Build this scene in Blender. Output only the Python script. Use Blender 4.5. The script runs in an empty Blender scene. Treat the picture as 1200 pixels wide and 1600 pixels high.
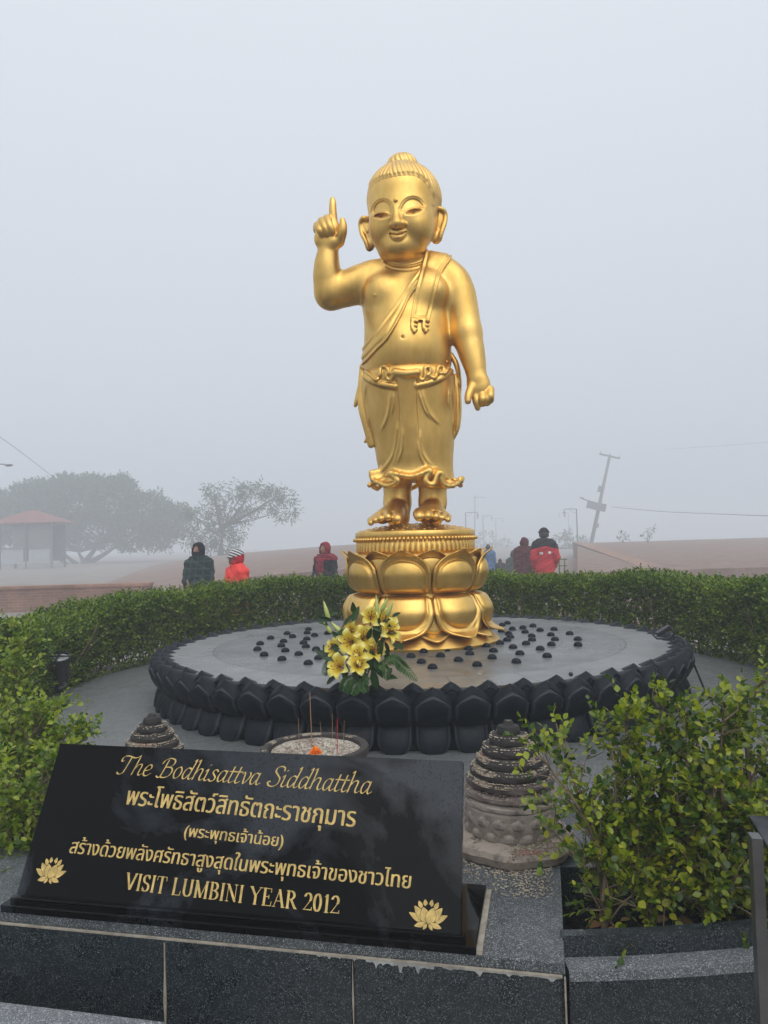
import bpy, bmesh, math, random
import numpy as np
from mathutils import Vector, Matrix
R = math.radians
random.seed(7)
rng = np.random.default_rng(7)
scene = bpy.context.scene
COL = scene.collection

# ------------------------------------------------------------------ camera
EYE, YAW, PITCH, ROLL, FPX = 1.6, R(12.2), R(2.4), R(-1.5), 1155.0
CAM = Vector((.8611, -4.9293, EYE))
ROT = Matrix.Rotation(YAW, 3, 'Z') @ Matrix.Rotation(R(90)+PITCH, 3, 'X') @ Matrix.Rotation(ROLL, 3, 'Z')
cam = bpy.data.cameras.new('camera')
cam.sensor_fit = 'VERTICAL'; cam.sensor_height = 36.0; cam.lens = 36.0*FPX/1600.0
cam.clip_start = .02; cam.clip_end = 1500
cam_o = bpy.data.objects.new('camera', cam); COL.objects.link(cam_o)
cam_o.matrix_world = Matrix.Translation(CAM) @ ROT.to_4x4()
scene.camera = cam_o

# ------------------------------------------------------------------ world, sun, exposure
SUN_EL, SUN_AZ = R(52), R(150)          # azimuth clockwise from +Y
world = bpy.data.worlds.new('World'); scene.world = world; world.use_nodes = True
wt = world.node_tree; wt.nodes.clear()
sky = wt.nodes.new('ShaderNodeTexSky'); sky.sky_type = 'NISHITA'; sky.sun_disc = False
sky.sun_elevation = SUN_EL; sky.sun_rotation = SUN_AZ
sky.air_density = 1.0; sky.dust_density = 6.0; sky.ozone_density = 1.0
hs = wt.nodes.new('ShaderNodeHueSaturation'); hs.inputs['Saturation'].default_value = .35
# overcast sky: the clear-sky light is mixed with an even cloud layer, brighter overhead
tc = wt.nodes.new('ShaderNodeTexCoord'); sx = wt.nodes.new('ShaderNodeSeparateXYZ'); rp = wt.nodes.new('ShaderNodeValToRGB')
rp.color_ramp.elements[0].position = .0; rp.color_ramp.elements[0].color = (.59, .655, .735, 1)
rp.color_ramp.elements[1].position = .75; rp.color_ramp.elements[1].color = (.92, .97, 1.035, 1)
sc_ = wt.nodes.new('ShaderNodeVectorMath'); sc_.operation = 'SCALE'; sc_.inputs['Scale'].default_value = 6.6
mx = wt.nodes.new('ShaderNodeMix'); mx.data_type = 'RGBA'; mx.inputs[0].default_value = .8
bg = wt.nodes.new('ShaderNodeBackground'); bg.inputs['Strength'].default_value = .15
wo = wt.nodes.new('ShaderNodeOutputWorld')
wt.links.new(sky.outputs[0], hs.inputs['Color']); wt.links.new(tc.outputs['Generated'], sx.inputs[0]); wt.links.new(sx.outputs[2], rp.inputs[0])
wt.links.new(rp.outputs[0], sc_.inputs[0]); wt.links.new(hs.outputs[0], mx.inputs[6]); wt.links.new(sc_.outputs[0], mx.inputs[7])
wt.links.new(mx.outputs[2], bg.inputs[0]); wt.links.new(bg.outputs[0], wo.inputs[0])
sun = bpy.data.lights.new('sun', 'SUN'); sun.energy = 1.4; sun.angle = R(80); sun.color = (1, .97, .93)
sun_o = bpy.data.objects.new('sun', sun); COL.objects.link(sun_o)
sd = Vector((math.sin(SUN_AZ)*math.cos(SUN_EL), math.cos(SUN_AZ)*math.cos(SUN_EL), math.sin(SUN_EL)))
sun_o.rotation_euler = sd.to_track_quat('Z', 'Y').to_euler()
scene.view_settings.view_transform = 'Standard'; scene.view_settings.look = 'None'
scene.view_settings.exposure = .10; scene.view_settings.gamma = 1.0
cy = scene.cycles
cy.max_bounces = 7; cy.diffuse_bounces = 3; cy.glossy_bounces = 4; cy.transmission_bounces = 4
cy.volume_bounces = 2; cy.transparent_max_bounces = 6
cy.use_denoising = True; cy.use_adaptive_sampling = True
cy.caustics_reflective = False; cy.caustics_refractive = False
HAZE_DENSITY = .009

# ------------------------------------------------------------------ measuring helpers (photo pixel -> metres)
def ray(px, py):
    return ROT @ Vector(((px-600)/FPX, -(py-800)/FPX, -1.0))
def onz(px, py, z):
    d = ray(px, py); return CAM + d*((z-CAM.z)/d.z)
def ony(px, py, y):
    d = ray(px, py); return CAM + d*((y-CAM.y)/d.y)
FWD = Vector((-math.sin(YAW), math.cos(YAW), 0)); SIDE = Vector((math.cos(YAW), math.sin(YAW), 0))
def far(px, py, dist):
    d = ray(px, py); return CAM + d*(dist/d.dot(FWD))
RN = np.array(ROT, dtype=np.float32); CN = np.array(CAM, dtype=np.float32)
def project(X, Y, Z):
    a, b, c = X-CN[0], Y-CN[1], Z-CN[2]
    x = a*RN[0, 0]+b*RN[1, 0]+c*RN[2, 0]; y = a*RN[0, 1]+b*RN[1, 1]+c*RN[2, 1]; z = a*RN[0, 2]+b*RN[1, 2]+c*RN[2, 2]
    return 600-FPX*x/z, 800+FPX*y/z

# ------------------------------------------------------------------ objects
def mesh_np(name, V, faces_list, smooth=True):
    """V (n,3); faces_list: list of int arrays (m,k)."""
    me = bpy.data.meshes.new(name)
    V = np.asarray(V, dtype=np.float32)
    fl = [np.asarray(f, dtype=np.int32) for f in faces_list if len(f)]
    loops = np.concatenate([f.ravel() for f in fl]) if fl else np.zeros(0, np.int32)
    tot = np.concatenate([np.full(len(f), f.shape[1], np.int32) for f in fl])
    me.vertices.add(len(V)); me.vertices.foreach_set('co', V.ravel())
    me.loops.add(len(loops)); me.loops.foreach_set('vertex_index', loops)
    me.polygons.add(len(tot))
    st = np.concatenate([[0], np.cumsum(tot)[:-1]]).astype(np.int32)
    me.polygons.foreach_set('loop_start', st)
    me.polygons.foreach_set('use_smooth', np.full(len(tot), smooth, dtype=bool))
    me.update(calc_edges=True); me.validate()
    return me

def tag(o, label=None, cat=None, group=None, kind=None):
    if label: o['label'] = label
    if cat: o['category'] = cat
    if group: o['group'] = group
    if kind: o['kind'] = kind
    return o
def link(name, me, mat, parent=None, world_coords=True):
    o = bpy.data.objects.new(name, me); COL.objects.link(o)
    if mat is not None and not me.materials: me.materials.append(mat)
    if parent is not None:
        o.parent = parent
        if world_coords and parent.parent is None: o.matrix_parent_inverse = parent.matrix_basis.inverted()
    return o
def thing(name, label, cat, loc=(0, 0, 0), rotz=0, group=None):
    o = bpy.data.objects.new(name, None); COL.objects.link(o)
    o.empty_display_size = .1
    o.location = loc; o.rotation_euler = (0, 0, rotz)
    return tag(o, label, cat, group)
def dup(root, loc, rotz=0, label=None, group=None, scale=None):
    r = root.copy(); COL.objects.link(r)
    r.location = loc; r.rotation_euler = (0, 0, rotz)
    if scale: r.scale = scale if hasattr(scale, '__len__') else (scale,)*3
    if label: r['label'] = label
    if group: r['group'] = group
    def kids(src, dst):
        for ch in [c for c in COL.objects if c.parent is src]:
            c = ch.copy(); COL.objects.link(c); c.parent = dst
            kids(ch, c)
    kids(root, r)
    return r

class MB:
    """collects simple shapes into one mesh"""
    def __init__(s): s.v = []; s.f = []
    def add(s, vs, fs):
        b = len(s.v); s.v += [tuple(v) for v in vs]; s.f += [tuple(i+b for i in f) for f in fs]; return s
    def box(s, c, d, M=None, bev=0):
        x, y, z = d[0]/2, d[1]/2, d[2]/2
        if bev:
            b = min(bev, x*.8, y*.8, z*.8); vs = []; 
            bm = bmesh.new(); bmesh.ops.create_cube(bm, size=1)
            for v in bm.verts: v.co = Vector((v.co.x*d[0], v.co.y*d[1], v.co.z*d[2]))
            bmesh.ops.bevel(bm, geom=bm.edges[:], offset=b, segments=2, affect='EDGES', profile=.6)
            bm.verts.index_update()
            vs = [v.co.copy() for v in bm.verts]; fs = [[v.index for v in f.verts] for f in bm.faces]; bm.free()
        else:
            vs = [Vector((i*x, j*y, k*z)) for i in (-1, 1) for j in (-1, 1) for k in (-1, 1)]
            fs = [(0, 1, 3, 2), (4, 6, 7, 5), (0, 4, 5, 1), (2, 3, 7, 6), (0, 2, 6, 4), (1, 5, 7, 3)]
        c = Vector(c)
        vs = [(M @ v if M else v)+c for v in vs]
        return s.add(vs, fs)
    def tube(s, pts, rad, n=8, cap=True):
        pts = [Vector(p) for p in pts]
        rads = rad if hasattr(rad, '__len__') else [rad]*len(pts)
        b = len(s.v); t0 = (pts[1]-pts[0]).normalized()
        nrm = t0.orthogonal().normalized()
        for i, p in enumerate(pts):
            t = (pts[min(i+1, len(pts)-1)]-pts[max(i-1, 0)]).normalized()
            nrm = (nrm-t*nrm.dot(t))
            nrm = nrm.normalized() if nrm.length > 1e-6 else t.orthogonal().normalized()
            bn = t.cross(nrm)
            for k in range(n):
                a = 2*math.pi*k/n
                s.v.append(tuple(p+(nrm*math.cos(a)+bn*math.sin(a))*rads[i]))
        for i in range(len(pts)-1):
            for k in range(n):
                s.f.append((b+i*n+k, b+i*n+(k+1) % n, b+(i+1)*n+(k+1) % n, b+(i+1)*n+k))
        if cap:
            s.f.append(tuple(b+k for k in range(n))[::-1]); e = b+(len(pts)-1)*n
            s.f.append(tuple(e+k for k in range(n)))
        return s
    def lathe(s, prof, c=(0, 0, 0), n=48, fn=None, closed_top=True):
        """prof [(r,z)]; fn(a,i)-> radius factor"""
        b = len(s.v)
        for i, (r, z) in enumerate(prof):
            for k in range(n):
                a = 2*math.pi*k/n; q = r*(fn(a, i) if fn else 1)
                s.v.append((c[0]+q*math.cos(a), c[1]+q*math.sin(a), c[2]+z))
        for i in range(len(prof)-1):
            for k in range(n):
                s.f.append((b+i*n+k, b+i*n+(k+1) % n, b+(i+1)*n+(k+1) % n, b+(i+1)*n+k))
        if closed_top:
            e = b+(len(prof)-1)*n; s.f.append(tuple(e+k for k in range(n)))
        return s
    def ball(s, c, r, nu=12, nv=8, M=None):
        rr = r if hasattr(r, '__len__') else (r, r, r); b = len(s.v); c = Vector(c)
        for j in range(1, nv):
            t = math.pi*j/nv
            for k in range(nu):
                a = 2*math.pi*k/nu
                v = Vector((rr[0]*math.sin(t)*math.cos(a), rr[1]*math.sin(t)*math.sin(a), rr[2]*math.cos(t)))
                s.v.append(tuple((M @ v if M else v)+c))
        T = Vector((0, 0, rr[2])); s.v.append(tuple((M @ T if M else T)+c)); s.v.append(tuple(c-(M @ T if M else T)))
        t, bt = len(s.v)-2, len(s.v)-1
        for j in range(nv-2):
            for k in range(nu):
                s.f.append((b+j*nu+k, b+(j+1)*nu+k, b+(j+1)*nu+(k+1) % nu, b+j*nu+(k+1) % nu))
        for k in range(nu):
            s.f.append((t, b+k, b+(k+1) % nu)); e = b+(nv-2)*nu
            s.f.append((bt, e+(k+1) % nu, e+k))
        return s
    def mesh(s, name, smooth=False, angle=None):
        me = bpy.data.meshes.new(name); me.from_pydata(s.v, [], s.f); me.validate()
        if smooth:
            me.polygons.foreach_set('use_smooth', np.ones(len(me.polygons), dtype=bool))
            if angle: me.set_sharp_from_angle(angle=angle)
        me.update(); return me
    def build(s, name, mat, parent=None, smooth=False, angle=None, world_coords=True):
        return link(name, s.mesh(name, smooth, angle), mat, parent, world_coords)

def smooth_line(pts, n=6, closed=False):
    P = [Vector(p) for p in pts]; out = []
    m = len(P)
    for i in range(m if closed else m-1):
        g = lambda j: P[j % m] if closed else P[max(0, min(m-1, j))]
        p0, p1, p2, p3 = g(i-1), g(i), g(i+1), g(i+2)
        for k in range(n):
            t = k/n
            out.append(.5*((2*p1)+(p2-p0)*t+(2*p0-5*p1+4*p2-p3)*t*t+(3*p1-p0-3*p2+p3)*t**3))
    if not closed: out.append(P[-1])
    return out

# ------------------------------------------------------------------ signed distance modelling
class SDF:
    def __init__(s, lo, hi, h):
        s.lo = np.array(lo, np.float32); s.h = np.float32(h)
        n = np.ceil((np.array(hi)-np.array(lo))/h).astype(int)+1
        s.ax = [(s.lo[i]+s.h*np.arange(n[i])).astype(np.float32) for i in range(3)]
        s.f = np.full(n, 1.0, np.float32)
    def box(s, lo, hi):
        sl = []
        for i in range(3):
            a = int(max(0, (lo[i]-s.lo[i])/s.h)); b = int(min(len(s.ax[i]), (hi[i]-s.lo[i])/s.h+2))
            sl.append(slice(a, max(b, a)))
        return tuple(sl), s.ax[0][sl[0]][:, None, None], s.ax[1][sl[1]][None, :, None], s.ax[2][sl[2]][None, None, :]
    def mix(s, sl, d, k, carve=False):
        f = s.f[sl]
        if carve:
            d = -d; hh = np.maximum(k-np.abs(f-d), 0)/max(k, 1e-6); s.f[sl] = np.maximum(f, d)+hh*hh*k*.25
        else:
            hh = np.maximum(k-np.abs(f-d), 0)/max(k, 1e-6); s.f[sl] = np.minimum(f, d)-hh*hh*k*.25
    def ell(s, c, r, k=.02, M=None, carve=False):
        c = np.array(c); r = np.array(r if hasattr(r, '__len__') else (r, r, r), dtype=np.float32); m = r.max()+k+.05
        sl, X, Y, Z = s.box(c-m, c+m); x, y, z = X-c[0], Y-c[1], Z-c[2]
        if M is not None:
            A = np.array(M, dtype=np.float32).T
            x, y, z = A[0, 0]*x+A[0, 1]*y+A[0, 2]*z, A[1, 0]*x+A[1, 1]*y+A[1, 2]*z, A[2, 0]*x+A[2, 1]*y+A[2, 2]*z
        k0 = np.sqrt((x/r[0])**2+(y/r[1])**2+(z/r[2])**2)+1e-6
        k1 = np.sqrt((x/r[0]**2)**2+(y/r[1]**2)**2+(z/r[2]**2)**2)+1e-6
        s.mix(sl, (k0*(k0-1)/k1).astype(np.float32), k, carve); return s
    def cap(s, a, b, ra, rb, k=.02, carve=False, sq=None):
        """rounded cone; sq=(axis vector, factor) squashes the cross-section along an axis"""
        a = np.array(a, np.float32); b = np.array(b, np.float32); m = max(ra, rb)+k+.05
        sl, X, Y, Z = s.box(np.minimum(a, b)-m, np.maximum(a, b)+m)
        d = b-a; L = float(d@d)+1e-9
        x, y, z = X-a[0], Y-a[1], Z-a[2]
        t = np.clip((x*d[0]+y*d[1]+z*d[2])/L, 0, 1)
        x, y, z = x-t*d[0], y-t*d[1], z-t*d[2]
        if sq is not None:
            n, q = np.array(sq[0], np.float32), sq[1]; n = n/np.linalg.norm(n)
            w = (x*n[0]+y*n[1]+z*n[2])*(1/q-1)
            x, y, z = x+w*n[0], y+w*n[1], z+w*n[2]
        s.mix(sl, (np.sqrt(x*x+y*y+z*z)-(ra+t*(rb-ra))).astype(np.float32), k, carve); return s
    def chain(s, pts, rads, k=.02, carve=False, sq=None, sub=4):
        """one smooth tapering limb through the points, blended into the field once"""
        P = np.array([list(p) for p in pts], np.float32)
        rr = np.array(rads if hasattr(rads, '__len__') else [rads]*len(P), np.float32)
        if len(P) > 2 and sub > 1 and len(P) < 14:
            P = np.array([list(v) for v in smooth_line(P, sub)], np.float32)
            rr = np.array([v.x for v in smooth_line([(r, 0, 0) for r in rr], sub)], np.float32)
        m = rr.max()+k+.05
        sl, X, Y, Z = s.box(P.min(0)-m, P.max(0)+m)
        D = np.full(tuple(q.stop-q.start for q in sl), 1.0, np.float32)
        T = SDF.__new__(SDF); T.lo, T.h = np.array([X.ravel()[0], Y.ravel()[0], Z.ravel()[0]], np.float32), s.h
        T.ax = [X.ravel(), Y.ravel(), Z.ravel()]; T.f = D
        for i in range(len(P)-1): T.cap(P[i], P[i+1], rr[i], rr[i+1], 1e-6, False, sq)
        s.mix(sl, T.f, k, carve); return s
    def loft(s, rows, k=.02, p=2.0):
        """rows: (z, cx, cy, rx, ry) rising z"""
        rows = sorted(rows); A = np.array(rows, np.float32)
        m = .08+k; lo = [(A[:, 1]-A[:, 3]).min()-m, (A[:, 2]-A[:, 4]).min()-m, A[0, 0]-m]; hi = [(A[:, 1]+A[:, 3]).max()+m, (A[:, 2]+A[:, 4]).max()+m, A[-1, 0]+m]
        sl, X, Y, Z = s.box(lo, hi)
        zz = Z.ravel()
        def cub(col):
            P = np.array([v for v in A[:, col]]); zs = A[:, 0]
            g = np.gradient(P, zs); i = np.clip(np.searchsorted(zs, zz)-1, 0, len(zs)-2)
            hh = zs[i+1]-zs[i]; t = np.clip((zz-zs[i])/hh, 0, 1)
            return ((1+2*t)*(1-t)**2*P[i]+t*(1-t)**2*hh*g[i]+t*t*(3-2*t)*P[i+1]+t*t*(t-1)*hh*g[i+1])[None, None, :].astype(np.float32)
        cx, c_y, rx, ry = cub(1), cub(2), cub(3), cub(4)
        q = (np.abs((X-cx)/rx)**p+np.abs((Y-c_y)/ry)**p)**(1/p)
        d = (q-1)*np.minimum(rx, ry)
        d = np.maximum(d, np.maximum(Z-A[-1, 0], A[0, 0]-Z))
        s.mix(sl, d.astype(np.float32), k); return s
    def sculpt(s, lo, hi, fn, band=.05):
        sl, X, Y, Z = s.box(lo, hi); f = s.f[sl]
        i, j, l = np.nonzero(np.abs(f) < band)
        x, y, z = X.ravel()[i], Y.ravel()[j], Z.ravel()[l]
        f[i, j, l] += fn(x, y, z).astype(np.float32); s.f[sl] = f; return s
    def cast(s, px, py):
        d = np.array(ray(px, py)); d /= np.linalg.norm(d); t = np.arange(1.0, 9.0, s.h*.5)
        P = np.array(CAM)[None]+d[None]*t[:, None]; q = ((P-s.lo)/s.h).astype(int)
        ok = ((q >= 0) & (q < np.array(s.f.shape))).all(1); q = q[ok]; P = P[ok]
        v = s.f[q[:, 0], q[:, 1], q[:, 2]]; w = np.nonzero(v < 0)[0]
        if not len(w): return Vector(P[np.argmin(v)])
        return Vector(P[w[0]])
    def nets(s, relax=1):
        f = s.f; sg = f < 0
        c = np.zeros(tuple(n-1 for n in f.shape), np.int8); nx, ny, nz = c.shape
        corners = [(i, j, k) for i in (0, 1) for j in (0, 1) for k in (0, 1)]
        for i, j, k in corners: c += sg[i:i+nx, j:j+ny, k:k+nz]
        ids = np.argwhere((c > 0) & (c < 8)); idx = np.full(c.shape, -1, np.int32)
        idx[ids[:, 0], ids[:, 1], ids[:, 2]] = np.arange(len(ids))
        fv = {q: f[ids[:, 0]+q[0], ids[:, 1]+q[1], ids[:, 2]+q[2]] for q in corners}
        pos = np.zeros((len(ids), 3), np.float32); n = np.zeros(len(ids), np.float32)
        for q in corners:
            for ax in range(3):
                if q[ax] == 0:
                    r = list(q); r[ax] = 1; r = tuple(r); a, b = fv[q], fv[r]; m = (a < 0) != (b < 0)
                    t = np.where(m, a/np.where(m, a-b, 1), 0)
                    e = np.repeat(np.array(q, np.float32)[None], len(ids), 0); e[:, ax] += t
                    pos += e*m[:, None]; n += m
        V = s.lo+s.h*(ids+pos/n[:, None])
        F = []
        for ax in range(3):
            sa = [slice(None)]*3; sb = [slice(None)]*3; sa[ax] = slice(0, -1); sb[ax] = slice(1, None)
            e = sg[tuple(sa)] != sg[tuple(sb)]; P = np.argwhere(e)
            o1, o2 = (ax+1) % 3, (ax+2) % 3
            ok = (P[:, o1] > 0) & (P[:, o2] > 0) & (P[:, o1] < c.shape[o1]) & (P[:, o2] < c.shape[o2]); P = P[ok]
            ins = sg[P[:, 0], P[:, 1], P[:, 2]]
            def at(d1, d2):
                Q = P.copy(); Q[:, o1] += d1; Q[:, o2] += d2; return idx[Q[:, 0], Q[:, 1], Q[:, 2]]
            q = np.stack([at(-1, -1), at(0, -1), at(0, 0), at(-1, 0)], 1)
            q[~ins] = q[~ins][:, ::-1]; F.append(q)
        F = np.concatenate(F); F = F[(F >= 0).all(1)]
        for _ in range(relax):
            acc = np.zeros_like(V); cnt = np.zeros(len(V), np.float32)
            for a in range(4):
                i, j = F[:, a], F[:, (a+1) % 4]
                for ax in range(3): acc[:, ax] += np.bincount(i, V[j, ax], len(V))
                cnt += np.bincount(i, minlength=len(V))
            V = (V+.6*(acc/np.maximum(cnt, 1)[:, None]-V)).astype(np.float32)
        return V, F

def seg_dist(px, py, line):
    """distance from points to a polyline (2D)"""
    d = np.full(px.shape, 1e9, np.float32)
    for (ax, ay), (bx, by) in zip(line[:-1], line[1:]):
        dx, dy = bx-ax, by-ay; L = dx*dx+dy*dy+1e-9
        t = np.clip(((px-ax)*dx+(py-ay)*dy)/L, 0, 1)
        d = np.minimum(d, (px-ax-t*dx)**2+(py-ay-t*dy)**2)
    return np.sqrt(d)
def poly_sd(px, py, poly):
    """signed distance to a closed polygon, negative inside"""
    d = seg_dist(px, py, list(poly)+[poly[0]]); ins = np.zeros(px.shape, bool)
    for (ax, ay), (bx, by) in zip(poly, list(poly[1:])+[poly[0]]):
        if ay == by: continue
        c = ((ay > py) != (by > py)) & (px < (bx-ax)*(py-ay)/(by-ay)+ax); ins ^= c
    return np.where(ins, -d, d)
def sm2(pts, n=5, closed=False):
    return [(v.x, v.y) for v in smooth_line([(x, y, 0) for x, y in pts], n, closed)]
# ------------------------------------------------------------------ materials
class NT:
    def __init__(s, name):
        s.m = bpy.data.materials.new(name); s.m.use_nodes = True; s.t = s.m.node_tree; s.t.nodes.clear()
        s.out = s.n('ShaderNodeOutputMaterial'); s.b = s.n('ShaderNodeBsdfPrincipled'); s.l(s.b.outputs[0], s.out.inputs[0])
    def n(s, t, **kw):
        q = s.t.nodes.new(t)
        for k, v in kw.items(): setattr(q, k, v)
        return q
    def l(s, a, b): s.t.links.new(a, b)
    def coord(s, kind='Object', scale=None):
        c = s.n('ShaderNodeTexCoord').outputs[kind]
        if scale:
            m = s.n('ShaderNodeMapping'); m.inputs['Scale'].default_value = scale; s.l(c, m.inputs[0]); return m.outputs[0]
        return c
    def noise(s, scale, detail=3, rough=.5, co=None, dist=0):
        q = s.n('ShaderNodeTexNoise'); q.inputs['Scale'].default_value = scale; q.inputs['Detail'].default_value = detail
        q.inputs['Roughness'].default_value = rough; q.inputs['Distortion'].default_value = dist
        s.l(co if co is not None else s.coord(), q.inputs['Vector']); return q.outputs['Fac']
    def vor(s, scale, co=None, out='Color', feature='F1'):
        q = s.n('ShaderNodeTexVoronoi', feature=feature); q.inputs['Scale'].default_value = scale
        s.l(co if co is not None else s.coord(), q.inputs['Vector']); return q.outputs[out]
    def ramp(s, fac, stops, interp='LINEAR'):
        q = s.n('ShaderNodeValToRGB'); r = q.color_ramp; r.interpolation = interp
        while len(r.elements) > 1: r.elements.remove(r.elements[0])
        for i, (p, c) in enumerate(stops):
            e = r.elements[0] if i == 0 else r.elements.new(p)
            e.position = p; e.color = (*c, 1) if len(c) == 3 else c
        s.l(fac, q.inputs[0]); return q.outputs[0]
    def mix(s, fac, a, b, mode='MIX'):
        q = s.n('ShaderNodeMix', data_type='RGBA', blend_type=mode)
        for sock, v in ((q.inputs[0], fac), (q.inputs[6], a), (q.inputs[7], b)):
            if isinstance(v, (int, float)): sock.default_value = v
            elif isinstance(v, tuple): sock.default_value = (*v, 1)
            else: s.l(v, sock)
        return q.outputs[2]
    def math(s, op, a, b=0.0, clamp=False):
        q = s.n('ShaderNodeMath', operation=op, use_clamp=clamp)
        for sock, v in ((q.inputs[0], a), (q.inputs[1], b)):
            if isinstance(v, (int, float)): sock.default_value = v
            else: s.l(v, sock)
        return q.outputs[0]
    def set(s, **kw):
        for k, v in kw.items():
            sock = s.b.inputs[{'col': 'Base Color', 'rough': 'Roughness', 'metal': 'Metallic', 'spec': 'Specular IOR Level', 'ior': 'IOR',
                               'trans': 'Transmission Weight', 'sheen': 'Sheen Weight', 'coat': 'Coat Weight', 'sss': 'Subsurface Weight'}.get(k, k)]
            if isinstance(v, (int, float)): sock.default_value = v
            elif isinstance(v, tuple): sock.default_value = (*v, 1)
            else: s.l(v, sock)
        return s
    def bump(s, h, strength=.3, dist=.01):
        q = s.n('ShaderNodeBump'); q.inputs['Strength'].default_value = strength; q.inputs['Distance'].default_value = dist
        s.l(h, q.inputs['Height']); s.l(q.outputs[0], s.b.inputs['Normal']); return s

def m_gold(name, base=(.80, .52, .155), dark=(.62, .385, .095)):
    t = NT(name)
    n1 = t.noise(5, 6, .65, t.coord('Object', (1.6, 1.6, .7))); n2 = t.noise(38, 5, .65)
    c = t.ramp(n1, [(.3, dark), (.62, base), (.8, (min(1, base[0]*1.05), base[1]*1.12, base[2]*1.3))])
    r = t.ramp(t.noise(9, 5, .65), [(.3, (.34,)*3), (.7, (.50,)*3)])
    t.set(col=c, metal=1.0, rough=r)
    t.bump(t.mix(.35, n1, n2), .10, .02); return t.m
def m_granite(name, lo=(.006, .008, .011), mid=(.03, .037, .044), hi=(.20, .23, .25), rough=.22, scale=330, amount=.5, spec=.5, dust=.3):
    t = NT(name); co = t.coord()
    v = t.vor(scale, co); sep = t.n('ShaderNodeSeparateColor'); t.l(v, sep.inputs[0])
    c = t.ramp(sep.outputs[0], [(0, lo), (.35, mid), (1-amount*.55, mid), (1-amount*.12, hi)])
    v2 = t.vor(scale*.47, co); sp2 = t.n('ShaderNodeSeparateColor'); t.l(v2, sp2.inputs[0])
    c = t.mix(t.ramp(sp2.outputs[1], [(.62, (0,)*3), (.9, (.55,)*3)]), c, mid)
    d = t.ramp(t.noise(5, 6, .7, co), [(.45, (0,)*3), (.8, (dust,)*3)])
    c = t.mix(d, c, tuple(min(1, x*.5+.03) for x in hi))
    t.set(col=c, rough=t.ramp(t.noise(14, 5, .6, co), [(.35, (rough,)*3), (.7, (rough+.2,)*3)]), spec=spec)
    t.bump(sep.outputs[0], .05, .002); return t.m
def m_plain(name, col, rough=.6, var=.2, scale=8, bump=.1, metal=0, spec=.5, bscale=60):
    t = NT(name)
    a = tuple(max(0, c*(1-var)) for c in col); b = tuple(min(1, c*(1+var)) for c in col)
    t.set(col=t.ramp(t.noise(scale, 5, .6), [(.3, a), (.7, b)]), rough=rough, metal=metal, spec=spec)
    if bump: t.bump(t.noise(bscale, 4, .6), bump, .01)
    return t.m
def m_leaf(name, cols, rough=.42, trans=.25, scale=2.0, spec=.4):
    t = NT(name); g = t.n('ShaderNodeNewGeometry').outputs['Random Per Island']
    c = t.ramp(g, [(i/(len(cols)-1), q) for i, q in enumerate(cols)])
    c2 = t.ramp(t.noise(scale, 4, .65), [(.3, (.55, .62, .6)), (.5, (.9, .9, .85)), (.72, (1.3, 1.2, .9))])
    c = t.mix(1.0, c, c2, 'MULTIPLY')
    t.set(col=c, rough=rough, spec=spec)
    tr = t.n('ShaderNodeBsdfTranslucent'); t.l(t.mix(1.0, c, (1.5, 1.7, .7), 'MULTIPLY'), tr.inputs[0])
    ms = t.n('ShaderNodeMixShader'); ms.inputs[0].default_value = trans
    t.l(t.b.outputs[0], ms.inputs[1]); t.l(tr.outputs[0], ms.inputs[2]); t.l(ms.outputs[0], t.out.inputs[0]); return t.m
def m_brick(name, c1, c2, mortar, bw=.24, bh=.075, ms=.012, plane='XZ', rough=.85):
    t = NT(name); co = t.coord()
    sp = t.n('ShaderNodeSeparateXYZ'); t.l(co, sp.inputs[0]); cb = t.n('ShaderNodeCombineXYZ')
    a, b = ('X', 'Z') if plane == 'XZ' else ('Y', 'Z') if plane == 'YZ' else ('X', 'Y')
    t.l(sp.outputs[a], cb.inputs[0]); t.l(sp.outputs[b], cb.inputs[1])
    q = t.n('ShaderNodeTexBrick'); t.l(cb.outputs[0], q.inputs['Vector'])
    q.inputs['Color1'].default_value = (*c1, 1); q.inputs['Color2'].default_value = (*c2, 1); q.inputs['Mortar'].default_value = (*mortar, 1)
    q.inputs['Scale'].default_value = 1; q.inputs['Brick Width'].default_value = bw; q.inputs['Row Height'].default_value = bh
    q.inputs['Mortar Size'].default_value = ms; q.inputs['Mortar Smooth'].default_value = .3
    n = t.ramp(t.noise(1.6, 6, .7, co), [(.3, (.62, .6, .58)), (.7, (1.15,)*3)])
    t.set(col=t.mix(1.0, q.outputs[0], n, 'MULTIPLY'), rough=rough, spec=.2)
    t.bump(q.outputs['Fac'], -.5, .01); return t.m

M = {}
M['gold'] = m_gold('gold_leaf')
M['gold_hair'] = m_gold('gold_hair', (.80, .53, .18), (.62, .39, .11))
def m_slate(name, a, b, rough, spec):
    t = NT(name); at = t.n('ShaderNodeAttribute'); at.attribute_name = 'line'
    c = t.ramp(t.noise(5, 6, .65), [(.3, a), (.7, b)])
    c = t.mix(t.ramp(t.noise(45, 5, .7), [(.55, (0,)*3), (.8, (.35,)*3)]), c, (.05, .055, .06))
    c = t.mix(t.math('MULTIPLY', t.math('MULTIPLY', at.outputs['Fac'], at.outputs['Fac']), .75), c, (.075, .085, .095))
    t.set(col=c, rough=t.ramp(t.noise(11, 5, .6), [(.3, (rough-.08,)*3), (.7, (rough+.14,)*3)]), spec=spec); t.bump(t.noise(80, 5, .7), .18, .006); return t.m
M['slate'] = m_slate('black_slate', (.0035, .0065, .0105), (.009, .014, .020), .42, .14)
M['slate_low'] = m_slate('black_slate_low', (.003, .0055, .0085), (.011, .015, .020), .40, .14)
M['slate_line'] = m_plain('chiselled_line', (.09, .10, .115), .7, .3, 30, 0)
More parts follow.
